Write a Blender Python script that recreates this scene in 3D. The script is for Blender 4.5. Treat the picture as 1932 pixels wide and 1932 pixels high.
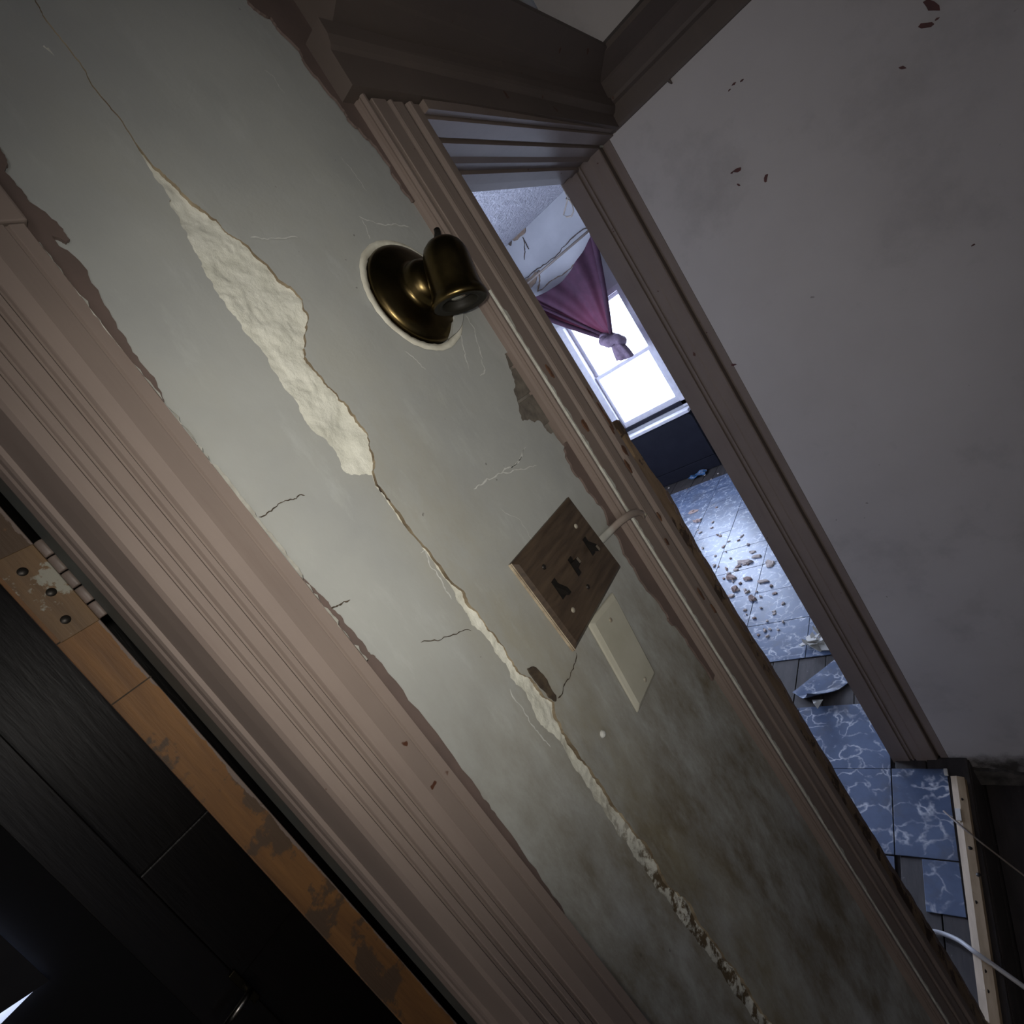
import bpy, bmesh, math, random
from mathutils import Vector, Matrix, noise
from mathutils.geometry import delaunay_2d_cdt

random.seed(7)
R = random.Random(11)
scene = bpy.context.scene
for o in list(bpy.data.objects):
    bpy.data.objects.remove(o, do_unlink=True)
COL = scene.collection

# ------------------------------------------------------------------ camera
F_PX = 999.556
MR = ((0.48410236, -0.48595191, 0.72766452),
      (-0.68083062, 0.31319312, 0.66210251),
      (-0.5496495, -0.81594167, -0.17923341))      # world <- (right, down, forward)
CAM = Vector((0.0, -0.40, 1.624))
cam_d = bpy.data.cameras.new('camera')
cam_d.sensor_width = 36.0
cam_d.lens = 36.0 * F_PX / 1932.0
cam_d.clip_start = 0.02
cam_o = bpy.data.objects.new('camera', cam_d)
COL.objects.link(cam_o)
m = Matrix.Identity(4)
for i in range(3):
    m[i][0] = MR[i][0]
    m[i][1] = -MR[i][1]
    m[i][2] = -MR[i][2]
    m[i][3] = CAM[i]
cam_o.matrix_world = m
scene.camera = cam_o

# ------------------------------------------------------------------ world, light, exposure
SKY = 18.0
world = bpy.data.worlds.new('overcast_sky')
scene.world = world
world.use_nodes = True
bg = world.node_tree.nodes['Background']
bg.inputs[0].default_value = (0.64, 0.74, 1.0, 1)
bg.inputs[1].default_value = SKY


def portal(name, loc, rot, sx, sy):
    d = bpy.data.lights.new(name, 'AREA')
    d.shape = 'RECTANGLE'
    d.size = sx
    d.size_y = sy
    d.cycles.is_portal = True
    o = bpy.data.objects.new(name, d)
    o.location = loc
    o.rotation_euler = rot
    COL.objects.link(o)


portal('window_portal', (5.06, 1.83, 1.29), (0, math.radians(90), 0), 1.3, 0.8)
portal('far_side_portal', (3.0, 3.06, 1.4), (math.radians(-90), 0, 0), 1.4, 1.4)
portal('hall_fill_portal', (-0.70, -1.41, 1.72), (math.radians(90), 0, 0), 0.5, 0.9)
portal('hall_window_portal', (-2.56, -0.75, 1.45), (0, math.radians(-90), 0), 1.3, 0.8)

# the phone's own torch, right beside the lens
td = bpy.data.lights.new('phone_torch', 'SPOT')
td.energy = 9.0
td.color = (1.0, 0.95, 0.86)
td.spot_size = math.radians(108)
td.spot_blend = 1.0
td.shadow_soft_size = 0.006
to = bpy.data.objects.new('phone_torch', td)
mt = m.copy()
upv = Vector((m[0][1], m[1][1], m[2][1]))
rtv = Vector((m[0][0], m[1][0], m[2][0]))
mt.translation = CAM + upv * 0.014 - rtv * 0.010
aim = Vector([MR[i][0] * (955 - 966) / F_PX + MR[i][1] * (880 - 966) / F_PX + MR[i][2] for i in range(3)])
to.matrix_world = Matrix.Translation(mt.translation) @ (-aim).to_track_quat('Z', 'Y').to_matrix().to_4x4()
COL.objects.link(to)

scene.view_settings.view_transform = 'Standard'
scene.view_settings.look = 'None'
scene.view_settings.gamma = 1.0
scene.view_settings.exposure = 0.0
scene.view_settings.use_curve_mapping = False


# ------------------------------------------------------------------ pixel helpers
def ray(u, v):
    a, b = (u - 966.0) / F_PX, (v - 966.0) / F_PX
    return Vector([MR[i][0] * a + MR[i][1] * b + MR[i][2] for i in range(3)])


def on(ax, val, u, v):
    d = ray(u, v)
    return CAM + d * ((val - CAM[ax]) / d[ax])


def wx(u, v, y=0.0):
    p = on(1, y, u, v)
    return (p.x, p.z)


def fx(u, v, z=0.0):
    p = on(2, z, u, v)
    return (p.x, p.y)


# ------------------------------------------------------------------ object helpers
def tag(o, label=None, cat=None, group=None, kind=None):
    if label:
        o['label'] = label
    if cat:
        o['category'] = cat
    if group:
        o['group'] = group
    if kind:
        o['kind'] = kind
    return o


def link(name, me, mat=None, parent=None, smooth=False):
    if mat:
        me.materials.append(mat)
    if smooth:
        for p in me.polygons:
            p.use_smooth = True
    o = bpy.data.objects.new(name, me)
    COL.objects.link(o)
    if parent:
        o.parent = parent
    return o


def mesh(name, verts, faces, mat=None, parent=None, smooth=False, fix=True):
    me = bpy.data.meshes.new(name)
    me.from_pydata([tuple(v) for v in verts], [], faces)
    if fix:
        bm = bmesh.new()
        bm.from_mesh(me)
        bmesh.ops.recalc_face_normals(bm, faces=bm.faces)
        bm.to_mesh(me)
        bm.free()
    me.update()
    return link(name, me, mat, parent, smooth)


def empty(name, loc=(0, 0, 0), **kw):
    o = bpy.data.objects.new(name, None)
    o.empty_display_size = 0.05
    o.location = loc
    COL.objects.link(o)
    return o


def keep(parent):
    """children are modelled in world coordinates; undo the parent's offset"""
    bpy.context.view_layer.update()
    inv = parent.matrix_world.inverted()
    for c in parent.children:
        c.matrix_parent_inverse = inv


BOXF = [(0, 1, 3, 2), (4, 6, 7, 5), (0, 4, 5, 1), (2, 3, 7, 6), (0, 2, 6, 4), (1, 5, 7, 3)]


def boxv(x0, x1, y0, y1, z0, z1):
    return [(x, y, z) for x in (x0, x1) for y in (y0, y1) for z in (z0, z1)]


def box(name, x0, x1, y0, y1, z0, z1, mat, parent=None, bev=0.0, seg=2):
    me = bpy.data.meshes.new(name)
    bm = bmesh.new()
    vs = [bm.verts.new(v) for v in boxv(x0, x1, y0, y1, z0, z1)]
    for f in BOXF:
        bm.faces.new([vs[i] for i in f])
    bmesh.ops.recalc_face_normals(bm, faces=bm.faces)
    if bev:
        bmesh.ops.bevel(bm, geom=bm.edges[:], offset=bev, segments=seg, affect='EDGES', profile=0.6)
    bm.to_mesh(me)
    bm.free()
    return link(name, me, mat, parent)


def boxes(name, lst, mat, parent=None):
    vs, fs = [], []
    for b in lst:
        n = len(vs)
        vs += boxv(*b)
        fs += [tuple(i + n for i in f) for f in BOXF]
    return mesh(name, vs, fs, mat, parent)


def extr(name, prof, a0, a1, fn, mat, parent=None, steps=1, wob=0.0, smooth=False):
    """closed profile of (p,q) pairs swept from a0 to a1; fn(p,q,a)->xyz"""
    vs, fs = [], []
    n = len(prof)
    for s in range(steps + 1):
        a = a0 + (a1 - a0) * s / steps
        for p, q in prof:
            w = wob * noise.noise(Vector((p * 40, q * 40, a * 6))) if wob else 0
            vs.append(fn(p + w, q + w, a))
    for s in range(steps):
        for i in range(n):
            j = (i + 1) % n
            fs.append((s * n + i, s * n + j, (s + 1) * n + j, (s + 1) * n + i))
    fs.append(tuple(range(n)))
    fs.append(tuple(range(steps * n, steps * n + n)))
    return mesh(name, vs, fs, mat, parent, smooth)


def loft(name, A, B, mat, parent=None):
    n = len(A)
    fs = [(i, (i + 1) % n, n + (i + 1) % n, n + i) for i in range(n)]
    fs += [tuple(range(n)), tuple(range(n, 2 * n))]
    return mesh(name, list(A) + list(B), fs, mat, parent)


def tube(name, pts, rad, mat, parent=None, seg=8, flat=1.0, up=None, smooth=True):
    pts = [Vector(p) for p in pts]
    n = len(pts)
    rads = rad if isinstance(rad, (list, tuple)) else [rad] * n
    vs, fs = [], []
    for i, p in enumerate(pts):
        t = (pts[min(i + 1, n - 1)] - pts[max(i - 1, 0)]).normalized()
        u0 = Vector(up) if up else (Vector((0, 0, 1)) if abs(t.z) < 0.9 else Vector((1, 0, 0)))
        a = t.cross(u0).normalized()
        b = a.cross(t).normalized()
        for k in range(seg):
            c = 2 * math.pi * k / seg
            vs.append(p + a * math.cos(c) * rads[i] + b * math.sin(c) * rads[i] * flat)
    for i in range(n - 1):
        for k in range(seg):
            l = (k + 1) % seg
            fs.append((i * seg + k, i * seg + l, (i + 1) * seg + l, (i + 1) * seg + k))
    fs.append(tuple(range(seg)))
    fs.append(tuple(range((n - 1) * seg, n * seg)))
    return mesh(name, vs, fs, mat, parent, smooth)


def lathe(name, prof, origin, axis, mat, parent=None, seg=40, smooth=True, caps=False):
    """prof: (radius, distance along axis)"""
    ax = Vector(axis).normalized()
    q = Vector((0, 0, 1)).rotation_difference(ax)
    o = Vector(origin)
    vs, fs = [], []
    for r, h in prof:
        for k in range(seg):
            c = 2 * math.pi * k / seg
            vs.append(o + q @ Vector((r * math.cos(c), r * math.sin(c), h)))
    for i in range(len(prof) - 1):
        for k in range(seg):
            l = (k + 1) % seg
            fs.append((i * seg + k, i * seg + l, (i + 1) * seg + l, (i + 1) * seg + k))
    if caps:
        fs.append(tuple(range(seg)))
        fs.append(tuple(range((len(prof) - 1) * seg, len(prof) * seg)))
    return mesh(name, vs, fs, mat, parent, smooth)


def rag(poly, amp=0.18, depth=3, closed=False, rng=None, mx=0.004):
    """roughen a polyline by repeated midpoint displacement"""
    rng = rng or R
    pts = [Vector((p[0], p[1])) for p in poly]
    if closed:
        pts.append(pts[0].copy())
    for _ in range(depth):
        out = []
        for a, b in zip(pts, pts[1:]):
            d = b - a
            nrm = Vector((-d.y, d.x))
            k = rng.uniform(-amp, amp)
            off = nrm * k
            if off.length > mx:
                off *= mx / off.length
            out += [a, (a + b) / 2 + off]
            if d.length < 0.0012:
                out.pop()
        out.append(pts[-1])
        pts = out
    if closed:
        pts.pop()
    return [(p.x, p.y) for p in pts]


def inside(pt, poly):
    x, y = pt
    c = False
    j = len(poly) - 1
    for i in range(len(poly)):
        xi, yi = poly[i]
        xj, yj = poly[j]
        if (yi > y) != (yj > y) and x < (xj - xi) * (y - yi) / (yj - yi) + xi:
            c = not c
        j = i
    return c


def sheet(name, outer, holes, front, thick, fn, mat, parent=None, inner=(), disp=None, smooth=False, edgemat=None):
    """flat sheet with holes; fn(p,q,d)->xyz ; d=front on the face, front+thick behind"""
    vs, es = [], []
    for lp in [outer] + list(holes):
        n = len(vs)
        vs += [Vector(p) for p in lp]
        es += [(n + i, n + (i + 1) % len(lp)) for i in range(len(lp))]
    vs += [Vector(p) for p in inner if inside(p, outer) and not any(inside(p, h) for h in holes)]
    r = delaunay_2d_cdt(vs, es, [], 0, 1e-6)
    pv, tris = r[0], r[2]
    good = []
    for t in tris:
        c = (sum(pv[i].x for i in t) / 3, sum(pv[i].y for i in t) / 3)
        if inside(c, outer) and not any(inside(c, h) for h in holes):
            good.append(tuple(t))
    used = {}
    V, Fc = [], []

    def gi(i, back):
        k = (i, back)
        if k not in used:
            used[k] = len(V)
            p = pv[i]
            d = front + (thick if back else (disp(p.x, p.y) if disp else 0))
            V.append(fn(p.x, p.y, d))
        return used[k]
    cnt = {}
    for t in good:
        Fc.append(tuple(gi(i, False) for i in t))
        for a, b in ((t[0], t[1]), (t[1], t[2]), (t[2], t[0])):
            cnt.setdefault((min(a, b), max(a, b)), []).append((a, b))
    nf = len(Fc)
    for k, l in cnt.items():
        if len(l) == 1:
            a, b = l[0]
            Fc.append((gi(b, False), gi(a, False), gi(a, True), gi(b, True)))
    o = mesh(name, V, Fc, mat, parent, smooth)
    if edgemat:
        o.data.materials.append(edgemat)
        for p in o.data.polygons[nf:]:
            p.material_index = 1
    return o


XZ = lambda p, q, d: (p, d, q)


def P(lst, y=0.0):
    return [wx(u, v, y) for u, v in lst]


# ------------------------------------------------------------------ materials
def newmat(name):
    mt_ = bpy.data.materials.new(name)
    mt_.use_nodes = True
    nt = mt_.node_tree
    return mt_, nt, nt.nodes['Principled BSDF']


def nd(nt, typ, **kw):
    n = nt.nodes.new(typ)
    for k, v in kw.items():
        if k == 'inp':
            for a, b in v.items():
                n.inputs[a].default_value = b
        else:
            setattr(n, k, v)
    return n


def mapping(nt, scale=(1, 1, 1), obj=False, rot=(0, 0, 0)):
    if obj:
        tc = nd(nt, 'ShaderNodeTexCoord')
        src = tc.outputs['Object']
    else:
        g = nd(nt, 'ShaderNodeNewGeometry')
        src = g.outputs['Position']
    mp = nd(nt, 'ShaderNodeMapping')
    mp.inputs['Scale'].default_value = scale
    mp.inputs['Rotation'].default_value = rot
    nt.links.new(src, mp.inputs[0])
    return mp.outputs[0]


def noisef(nt, vec, scale, detail=4, rough=0.55, lo=0.4, hi=0.6, dist=0.0):
    n = nd(nt, 'ShaderNodeTexNoise')
    n.inputs['Scale'].default_value = scale
    n.inputs['Detail'].default_value = detail
    n.inputs['Roughness'].default_value = rough
    n.inputs['Distortion'].default_value = dist
    nt.links.new(vec, n.inputs['Vector'])
    r = nd(nt, 'ShaderNodeMapRange')
    r.inputs['From Min'].default_value = lo
    r.inputs['From Max'].default_value = hi
    nt.links.new(n.outputs['Fac'], r.inputs['Value'])
    return r.outputs['Result']


def mix(nt, fac, a, b):
    n = nd(nt, 'ShaderNodeMix', data_type='RGBA')
    for sock, val in ((n.inputs[0], fac), (n.inputs[6], a), (n.inputs[7], b)):
        if hasattr(val, 'default_value') or hasattr(val, 'is_linked'):
            nt.links.new(val, sock)
        elif isinstance(val, (int, float)):
            sock.default_value = val
        else:
            sock.default_value = (*val, 1) if len(val) == 3 else val
    return n.outputs[2]


def math_(nt, op, a, b):
    n = nd(nt, 'ShaderNodeMath', operation=op)
    for sock, val in ((n.inputs[0], a), (n.inputs[1], b)):
        if isinstance(val, (int, float)):
            sock.default_value = val
        else:
            nt.links.new(val, sock)
    return n.outputs[0]


def bump(nt, bs, h, strength=0.3, dist=0.002):
    b = nd(nt, 'ShaderNodeBump')
    b.inputs['Strength'].default_value = strength
    b.inputs['Distance'].default_value = dist
    nt.links.new(h, b.inputs['Height'])
    nt.links.new(b.outputs[0], bs.inputs['Normal'])


def zramp(nt, lo, hi, axis='Z'):
    g = nd(nt, 'ShaderNodeNewGeometry')
    s = nd(nt, 'ShaderNodeSeparateXYZ')
    nt.links.new(g.outputs['Position'], s.inputs[0])
    r = nd(nt, 'ShaderNodeMapRange')
    r.inputs['From Min'].default_value = lo
    r.inputs['From Max'].default_value = hi
    nt.links.new(s.outputs[axis], r.inputs['Value'])
    return r.outputs['Result']


def setc(nt, bs, c):
    if isinstance(c, (tuple, list)):
        bs.inputs['Base Color'].default_value = (*c, 1)
    else:
        nt.links.new(c, bs.inputs['Base Color'])


def simple(name, col, col2=None, rough=0.6, scale=8, lo=0.35, hi=0.65, met=0.0, bmp=0.0, bscale=60, stretch=(1, 1, 1), spec=0.5):
    mt_, nt, bs = newmat(name)
    bs.inputs['Roughness'].default_value = rough
    bs.inputs['Metallic'].default_value = met
    bs.inputs['Specular IOR Level'].default_value = spec
    v = mapping(nt, stretch)
    if col2:
        setc(nt, bs, mix(nt, noisef(nt, v, scale, 6, 0.6, lo, hi), col, col2))
    else:
        setc(nt, bs, col)
    if bmp:
        bump(nt, bs, noisef(nt, v, bscale, 5, 0.6, 0, 1), bmp, 0.002)
    return mt_


# hall wall paint: grey-green gloss, old grime below, scuffs
def wall_paint():
    mt_, nt, bs = newmat('grey_green_wall_paint')
    v = mapping(nt)
    c = mix(nt, noisef(nt, v, 3.5, 5, 0.6, 0.35, 0.65), (0.39, 0.40, 0.375), (0.315, 0.325, 0.315))
    # yellowish stains
    c = mix(nt, math_(nt, 'MULTIPLY', noisef(nt, v, 6, 6, 0.65, 0.5, 0.72), 0.35), c, (0.34, 0.335, 0.28))
    # grime that thickens towards the bottom of the wall
    st = mapping(nt, (1, 1, 0.45))
    g = math_(nt, 'MULTIPLY', noisef(nt, st, 17, 9, 0.72, 0.36, 0.62), zramp(nt, 1.50, 1.12))
    c = mix(nt, math_(nt, 'MULTIPLY', g, 0.88), c, (0.130, 0.100, 0.055))
    xs = math_(nt, 'ADD', zramp(nt, .27, .33, 'X'), 0.0)
    xs = math_(nt, 'MULTIPLY', xs, zramp(nt, .43, .345, 'X'))
    xs = math_(nt, 'MULTIPLY', xs, noisef(nt, st, 14, 7, 0.7, 0.33, 0.62))
    c = mix(nt, math_(nt, 'MULTIPLY', math_(nt, 'MULTIPLY', xs, zramp(nt, 1.85, 1.55)), 0.5), c, (0.285, 0.255, 0.165))
    # pale rubbed streaks
    sv = mapping(nt, (1, 1, 0.3), rot=(0, 0.5, 0))
    c = mix(nt, math_(nt, 'MULTIPLY', noisef(nt, sv, 26, 6, 0.7, 0.56, 0.76), 0.42), c, (0.50, 0.52, 0.50))
    # small dark specks
    c = mix(nt, math_(nt, 'MULTIPLY', noisef(nt, v, 75, 2, 0.5, 0.745, 0.77), 0.7), c, (0.10, 0.095, 0.085))
    setc(nt, bs, c)
    bs.inputs['Roughness'].default_value = 0.5
    bump(nt, bs, noisef(nt, v, 22, 8, 0.6, 0, 1), 0.25, 0.003)
    return mt_


def plaster_mat():
    mt_, nt, bs = newmat('raw_white_plaster')
    v = mapping(nt)
    c = mix(nt, noisef(nt, v, 30, 6, 0.6, 0.35, 0.7), (0.68, 0.68, 0.60), (0.55, 0.55, 0.47))
    c = mix(nt, noisef(nt, v, 16, 3, 0.5, 0.70, 0.73), c, (0.42, 0.30, 0.16))
    b = math_(nt, 'MULTIPLY', noisef(nt, v, 60, 6, 0.7, 0.46, 0.54), zramp(nt, 1.26, 1.10))
    c = mix(nt, b, c, (0.11, 0.078, 0.04))
    setc(nt, bs, c)
    bs.inputs['Roughness'].default_value = 0.85
    bump(nt, bs, noisef(nt, v, 90, 8, 0.65, 0, 1), 0.5, 0.004)
    return mt_


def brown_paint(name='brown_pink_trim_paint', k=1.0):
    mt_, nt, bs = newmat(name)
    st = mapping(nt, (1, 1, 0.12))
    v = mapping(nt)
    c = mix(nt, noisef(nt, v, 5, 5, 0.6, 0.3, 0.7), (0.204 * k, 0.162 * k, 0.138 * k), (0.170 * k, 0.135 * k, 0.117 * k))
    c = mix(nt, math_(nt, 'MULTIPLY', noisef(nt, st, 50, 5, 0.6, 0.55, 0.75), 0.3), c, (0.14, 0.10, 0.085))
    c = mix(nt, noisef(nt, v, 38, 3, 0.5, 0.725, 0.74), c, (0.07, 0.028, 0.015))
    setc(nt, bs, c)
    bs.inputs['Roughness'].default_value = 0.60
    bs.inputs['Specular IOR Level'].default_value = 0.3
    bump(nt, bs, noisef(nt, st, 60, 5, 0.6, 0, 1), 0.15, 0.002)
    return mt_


def raw_wood(name, a, b, chips=None, stretch=(1, 1, 0.1), scale=60):
    mt_, nt, bs = newmat(name)
    st = mapping(nt, stretch)
    v = mapping(nt)
    c = mix(nt, noisef(nt, st, scale, 6, 0.65, 0.35, 0.65), a, b)
    if chips:
        c = mix(nt, noisef(nt, v, chips[1], 6, 0.65, chips[2], chips[2] + 0.03), c, chips[0])
    setc(nt, bs, c)
    bs.inputs['Roughness'].default_value = 0.6
    bump(nt, bs, noisef(nt, st, 120, 5, 0.6, 0, 1), 0.25, 0.002)
    return mt_


def right_wall_mat():
    mt_, nt, bs = newmat('dirty_white_wall_paint')
    v = mapping(nt)
    c = mix(nt, noisef(nt, v, 2.2, 5, 0.6, 0.35, 0.65), (0.49, 0.465, 0.455), (0.43, 0.405, 0.395))
    c = mix(nt, math_(nt, 'MULTIPLY', noisef(nt, v, 4.5, 7, 0.68, 0.53, 0.70), 0.38), c, (0.25, 0.235, 0.225))
    c = mix(nt, math_(nt, 'MULTIPLY', noisef(nt, v, 34, 3, 0.5, 0.755, 0.775), 0.6), c, (0.14, 0.12, 0.11))
    # black mould creeping up from the floor
    g = math_(nt, 'ADD', zramp(nt, 0.07, -0.10), math_(nt, 'MULTIPLY', noisef(nt, v, 18, 7, 0.65, 0.3, 0.7), 0.5))
    r = nd(nt, 'ShaderNodeMapRange')
    r.inputs['From Min'].default_value = 0.55
    r.inputs['From Max'].default_value = 1.0
    nt.links.new(g, r.inputs['Value'])
    c = mix(nt, r.outputs['Result'], c, (0.05, 0.045, 0.04))
    setc(nt, bs, c)
    bs.inputs['Roughness'].default_value = 0.6
    bump(nt, bs, noisef(nt, v, 14, 8, 0.6, 0, 1), 0.18, 0.004)
    return mt_


def marble_tile():
    mt_, nt, bs = newmat('slate_blue_marbled_vinyl')
    v = mapping(nt)
    n1 = nd(nt, 'ShaderNodeTexNoise')
    n1.inputs['Scale'].default_value = 9
    n1.inputs['Detail'].default_value = 4
    nt.links.new(v, n1.inputs['Vector'])
    add = nd(nt, 'ShaderNodeVectorMath', operation='SCALE')
    add.inputs[3].default_value = 0.16
    nt.links.new(n1.outputs['Color'], add.inputs[0])
    ad2 = nd(nt, 'ShaderNodeVectorMath', operation='ADD')
    nt.links.new(v, ad2.inputs[0])
    nt.links.new(add.outputs[0], ad2.inputs[1])
    vo = nd(nt, 'ShaderNodeTexVoronoi', feature='DISTANCE_TO_EDGE')
    vo.inputs['Scale'].default_value = 17
    nt.links.new(ad2.outputs[0], vo.inputs['Vector'])
    r = nd(nt, 'ShaderNodeMapRange')
    r.inputs['From Min'].default_value = 0.085
    r.inputs['From Max'].default_value = 0.0
    nt.links.new(vo.outputs['Distance'], r.inputs['Value'])
    vein = math_(nt, 'MULTIPLY', r.outputs['Result'], noisef(nt, v, 14, 4, 0.6, 0.42, 0.62))
    c = mix(nt, noisef(nt, v, 7, 5, 0.6, 0.35, 0.65), (0.062, 0.088, 0.15), (0.105, 0.145, 0.235))
    c = mix(nt, vein, c, (0.60, 0.62, 0.66))
    c = mix(nt, math_(nt, 'MULTIPLY', noisef(nt, v, 5, 7, 0.7, 0.52, 0.68), 0.55), c, (0.09, 0.085, 0.08))
    setc(nt, bs, c)
    bs.inputs['Roughness'].default_value = 0.31
    bs.inputs['Specular IOR Level'].default_value = 0.65
    bump(nt, bs, noisef(nt, v, 30, 6, 0.6, 0, 1), 0.12, 0.003)
    return mt_


M = {}
M['wall'] = wall_paint()
M['plaster'] = plaster_mat()
M['brown'] = brown_paint()
M['spill'] = simple('brown_paint_overspill', (0.135, 0.097, 0.084), (0.105, 0.078, 0.068), 0.55, 20)
M['shadedtrim'] = brown_paint('shaded_brown_trim_paint', 0.56)  # same brown trim paint, colour darkened to put shade on the crown
M['orange'] = raw_wood('stripped_orange_door_edge', (0.21, 0.098, 0.028), (0.12, 0.055, 0.018), ((0.075, 0.045, 0.025), 14, 0.53))
_nt = M['orange'].node_tree
_bs = _nt.nodes['Principled BSDF']
_old = _bs.inputs['Base Color'].links[0].from_socket
_v = mapping(_nt, (1, 1, .4))
_f = math_(_nt, 'ADD', zramp(_nt, .104, .1125, 'X'), math_(_nt, 'MULTIPLY', noisef(_nt, _v, 45, 6, .7, .35, .65), .55))
_f2 = nd(_nt, 'ShaderNodeMapRange')
_f2.inputs['From Min'].default_value = .84
_f2.inputs['From Max'].default_value = .90
_nt.links.new(_f, _f2.inputs['Value'])
_c = mix(_nt, _f2.outputs[0], _old, (0.17, 0.13, 0.11))
_c = mix(_nt, noisef(_nt, mapping(_nt, (1, 1, .5)), 38, 6, .7, .665, .685), _c, (0.36, 0.35, 0.30))
_nt.links.new(_c, _bs.inputs['Base Color'])
M['raw'] = raw_wood('splintered_raw_wood', (0.225, 0.155, 0.095), (0.135, 0.088, 0.052), ((0.045, 0.026, 0.015), 20, 0.54), (1, 1, .25))
M['rwall'] = right_wall_mat()
M['white_line'] = simple('cracked_white_filler', (0.46, 0.46, 0.41), (0.33, 0.32, 0.28), 0.8, 80)
M['tile'] = marble_tile()
M['plank'] = raw_wood('dark_dirty_floorboard', (0.060, 0.050, 0.045), (0.032, 0.027, 0.025), ((0.14, 0.13, 0.12), 40, 0.68), (0.15, 1, 1), 40)
M['pale_wood'] = raw_wood('weathered_pale_batten', (0.42, 0.31, 0.19), (0.32, 0.23, 0.13), ((0.16, 0.11, 0.07), 35, 0.66), (0.15, 1, 1), 70)
M['chipred'] = simple('exposed_dark_red_paint', (0.085, 0.012, 0.012), (0.05, 0.01, 0.01), 0.6, 40)
M['black'] = simple('black_toggle_plastic', (0.009, 0.008, 0.007), None, 0.38, spec=0.3)
M['lining'] = simple('black_socket_lining', (0.010, 0.009, 0.006), None, 0.6, spec=0.25)  # near-black inner face of the bell
M['tiplight'] = simple('toggle_tip_highlight', (0.13, 0.11, 0.085), None, 0.4)
M['cream'] = simple('cream_painted_plate', (0.44, 0.43, 0.36), (0.37, 0.36, 0.29), 0.35, 14, bmp=0.1)
M['screw'] = simple('painted_screw_head', (0.36, 0.34, 0.28), (0.22, 0.19, 0.14), 0.45, 60)
M['dscrew'] = simple('dark_screw_head', (0.03, 0.026, 0.022), None, 0.4, met=0.6)
M['hinge'] = simple('paint_covered_hinge', (0.17, 0.13, 0.11), (0.11, 0.085, 0.07), 0.5, 50)
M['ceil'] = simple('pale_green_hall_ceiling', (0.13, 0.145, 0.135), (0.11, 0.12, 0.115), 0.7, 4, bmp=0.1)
M['backwall'] = simple('hall_back_wall', (0.30, 0.29, 0.28), (0.25, 0.24, 0.235), 0.7, 3)
M['farwall'] = simple('pale_far_room_wall', (0.50, 0.50, 0.52), (0.42, 0.42, 0.44), 0.75, 3, bmp=0.15, bscale=12)
M['popcorn'] = simple('pale_textured_ceiling', (0.50, 0.49, 0.52), (0.42, 0.41, 0.45), 0.85, 22, bmp=1.0, bscale=34)
M['popcorn'].node_tree.nodes['Bump'].inputs['Distance'].default_value = 0.035
M['whiteframe'] = simple('white_window_paint', (0.62, 0.60, 0.64), (0.52, 0.50, 0.54), 0.4, 20)
M['navy'] = simple('dark_navy_panel_paint', (0.009, 0.009, 0.015), (0.006, 0.006, 0.011), 0.6, 10, spec=0.15)
M['chip'] = simple('fallen_plaster_flake', (0.58, 0.50, 0.45), (0.42, 0.35, 0.31), 0.85, 50, bmp=0.4)
M['brownchip'] = simple('fallen_brown_flake', (0.42, 0.31, 0.27), (0.28, 0.20, 0.17), 0.8, 50)
M['paper'] = simple('white_torn_paper', (0.62, 0.60, 0.55), (0.50, 0.48, 0.43), 0.8, 30)
M['blue'] = simple('blue_printed_wrapper', (0.04, 0.10, 0.20), (0.35, 0.25, 0.22), 0.35, 30, 0.58, 0.60)
M['cable'] = simple('white_cable_sheath', (0.52, 0.52, 0.53), None, 0.4)
M['wire'] = simple('grey_brown_wire', (0.22, 0.18, 0.15), None, 0.5)
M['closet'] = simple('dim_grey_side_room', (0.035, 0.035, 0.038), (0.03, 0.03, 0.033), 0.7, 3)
M['darkdoor'] = raw_wood('near_black_stained_wood', (0.010, 0.007, 0.0055), (0.006, 0.0045, 0.004))
M['darkdoor'].node_tree.nodes['Principled BSDF'].inputs['Roughness'].default_value = 0.35
M['nickel'] = simple('worn_nickel_handle', (0.55, 0.53, 0.48), None, 0.25, met=1.0)
M['teal'] = simple('dark_teal_old_paint', (0.045, 0.055, 0.052), (0.03, 0.038, 0.036), 0.5, 20)
M['brick'] = simple('grey_brown_brick', (0.16, 0.14, 0.115), (0.09, 0.078, 0.065), 0.9, 60, bmp=0.6)
M['rim'] = simple('chipped_cream_rim', (0.62, 0.61, 0.52), (0.48, 0.46, 0.38), 0.7, 50)
M['scratch'] = simple('white_scuffed_paint', (0.58, 0.59, 0.56), (0.46, 0.47, 0.44), 0.7, 60)
M['crackdark'] = simple('dark_crack_shadowed_dirt', (0.07, 0.05, 0.03), (0.03, 0.02, 0.013), 0.9, 90)


def brass():
    mt_, nt, bs = newmat('aged_dark_brass')
    v = mapping(nt)
    setc(nt, bs, mix(nt, noisef(nt, v, 45, 5, 0.6, 0.3, 0.7), (0.125, 0.090, 0.036), (0.070, 0.052, 0.024)))
    bs.inputs['Metallic'].default_value = 1.0
    bs.inputs['Roughness'].default_value = 0.30
    return mt_


M['brass'] = brass()
M['edge'] = simple('broken_paint_edge', (0.30, 0.25, 0.17), (0.10, 0.07, 0.04), 0.85, 30)
M['brassdark'] = simple('blackened_brass', (0.045, 0.037, 0.022), None, 0.4, met=0.9)


def platewood():
    mt_, nt, bs = newmat('dark_walnut_switch_plate')
    st = mapping(nt, (0.12, 1, 1))
    c = mix(nt, noisef(nt, st, 160, 5, 0.6, 0.35, 0.65), (0.075, 0.052, 0.034), (0.038, 0.026, 0.018))
    setc(nt, bs, c)
    bs.inputs['Roughness'].default_value = 0.45
    return mt_


M['platewood'] = platewood()


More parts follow.
